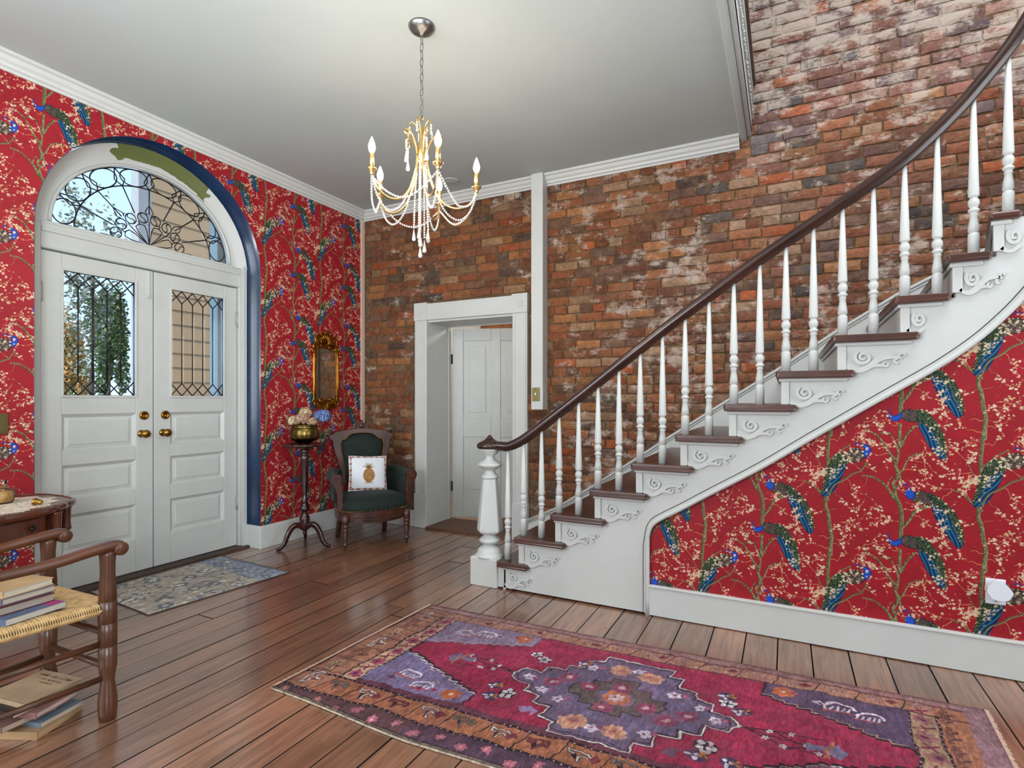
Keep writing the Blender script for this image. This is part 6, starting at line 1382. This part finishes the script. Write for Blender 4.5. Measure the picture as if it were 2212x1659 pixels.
# ------------------------------------------------------------------ outside, seen through the leaded glass
m = MB(); m.box(-80, XA-.31, -60, 80, -.5, -.42); g_ = struct(obj('ground', m, mat('lawn', (96, 120, 62), .95, noise=1.5, rgb2=(130, 126, 84))))
m = MB(); m.box(-6.9, XA-.31, -1.5, 5.2, -.42, -.03); struct(obj('porch_floor', m, mat('porch_boards', (150, 148, 142), .7), bevel=.01))
def tag3(o, l, c): return tag(o, l, c)
pc = thing('porch_column', 'square white porch column outside the front doors', 'column', (-6.25, 3.42, -.03))
m = MB(); m.box(-6.32, -6.18, 3.35, 3.49, .1, 4.2); obj('shaft', m, M['white'], pc, bevel=.008)
m = MB(); m.box(-6.36, -6.14, 3.31, 3.53, -.03, .14); obj('base', m, M['white'], pc, bevel=.01)
m = MB(); m.box(-6.37, -6.13, 3.30, 3.54, 4.1, 4.35); obj('capital', m, M['white'], pc, bevel=.01)
pw = thing('pilaster', 'pale green white pilaster at the right end of the porch', 'pilaster', (-5.0, 3.6, -.03))
m = MB(); m.box(-5.06, -4.94, 3.40, 3.86, -.03, 3.5); obj('shaft', m, mat('mint_paint', (206, 220, 212), .5), pw, bevel=.006)
for z in (.4, 1.3, 2.2): m = MB(); m.box(-4.945, -4.93, 3.47, 3.79, z, z+.7); obj('panel', m, mat('mint_panel', (196, 212, 204), .5), pw, bevel=.01)
tw = thing('tan_house', 'tan clapboard house beyond the porch column', 'house', (-8.2, 5.6, -.42))
m = MB(); m.box(-7.75, -7.6, 4.25, 5.25, -.42, 4.6); obj('wall', m, mat('tan_siding', (206, 168, 122), .8, noise=2, rgb2=(190, 152, 110)), tw)
for i in range(24): m = MB(); z = -.3+.2*i; m.prism([(-7.6, z), (-7.575, z), (-7.59, z+.2), (-7.6, z+.2)], 'y', 4.25, 5.25) ; obj('clapboard', m, M.setdefault('clap', mat('tan_clapboard', (206, 166, 120), .8)), tw)
m = MB(); m.prism([(4.05, 4.6), (5.45, 4.6), (4.75, 5.4)], 'x', -7.85, -7.4); obj('roof', m, mat('brown_roof', (96, 80, 70), .9), tw)
def tree(loc, h, r, cols, label, seed, n=2600, ls=.16):
    t = thing('tree', label, 'tree', loc, None); rr = random.Random(seed); m = MB()
    m.tube(catmull([loc, (loc[0]+.1, loc[1], loc[2]+h*.4), (loc[0]-.05, loc[1]+.1, loc[2]+h*.85)], 4), r*.09, 8, r1=r*.02); obj('trunk', m, mat('bark', (84, 66, 52), .9), t)
    m = MB(); cl = [(rr.uniform(-1, 1), rr.uniform(-1, 1), rr.uniform(-1, 1), rr.uniform(.25, .5)) for _ in range(26)]
    for i in range(n):
        c = rr.choice(cl); d = Vector((rr.gauss(0, 1), rr.gauss(0, 1), rr.gauss(0, 1))).normalized()*c[3]*rr.uniform(.5, 1)
        p = Vector((loc[0]+(c[0]*.6+d.x)*r, loc[1]+(c[1]*.6+d.y)*r, loc[2]+h*.62+(c[2]*.62+d.z)*h*.42)); a = Vector((rr.gauss(0, 1), rr.gauss(0, 1), rr.gauss(0, 1))).normalized(); b = a.orthogonal().normalized(); s = ls*rr.uniform(.6, 1.3)
        m.add([p+a*s, p+b*s*.6, p-a*s, p-b*s*.6], [(0, 1, 2, 3)])
    stuff(obj('foliage', m, mat('foliage', cols[0], .7, noise=1.4, rgb2=cols[1]), t)); return t
tree((-24.6, 12.2, -.42), 6.4, .75, ((58, 84, 44), (96, 120, 66)), 'tall dark green tree seen through the left door window', 1, 6000, .085)
tree((-29.6, 12.9, -.42), 5.8, .85, ((206, 158, 84), (176, 142, 84)), 'golden autumn tree beyond the left door window', 2, 5000, .085)
tree((-17, 5.4, -.42), 2.2, 1.2, ((84, 112, 66), (120, 144, 92)), 'low green bush at the foot of the left door window view', 3, 2500, .08)
tree((-20.6, 9.7, -.42), 8.8, 1.0, ((120, 126, 104), (158, 160, 140)), 'pale grey-green tree reaching up behind the fanlight', 4, 1300, .08)
tree((-14.5, 9.9, -.42), 4.0, 1.1, ((44, 66, 40), (70, 92, 54)), 'dark green shrub between the tan house and the pilaster', 5, 3000, .08)
tree((-38, 16.5, -.42), 4.6, 2.0, ((150, 140, 96), (112, 128, 80)), 'distant olive tree low behind the golden tree', 6, 3000, .1)
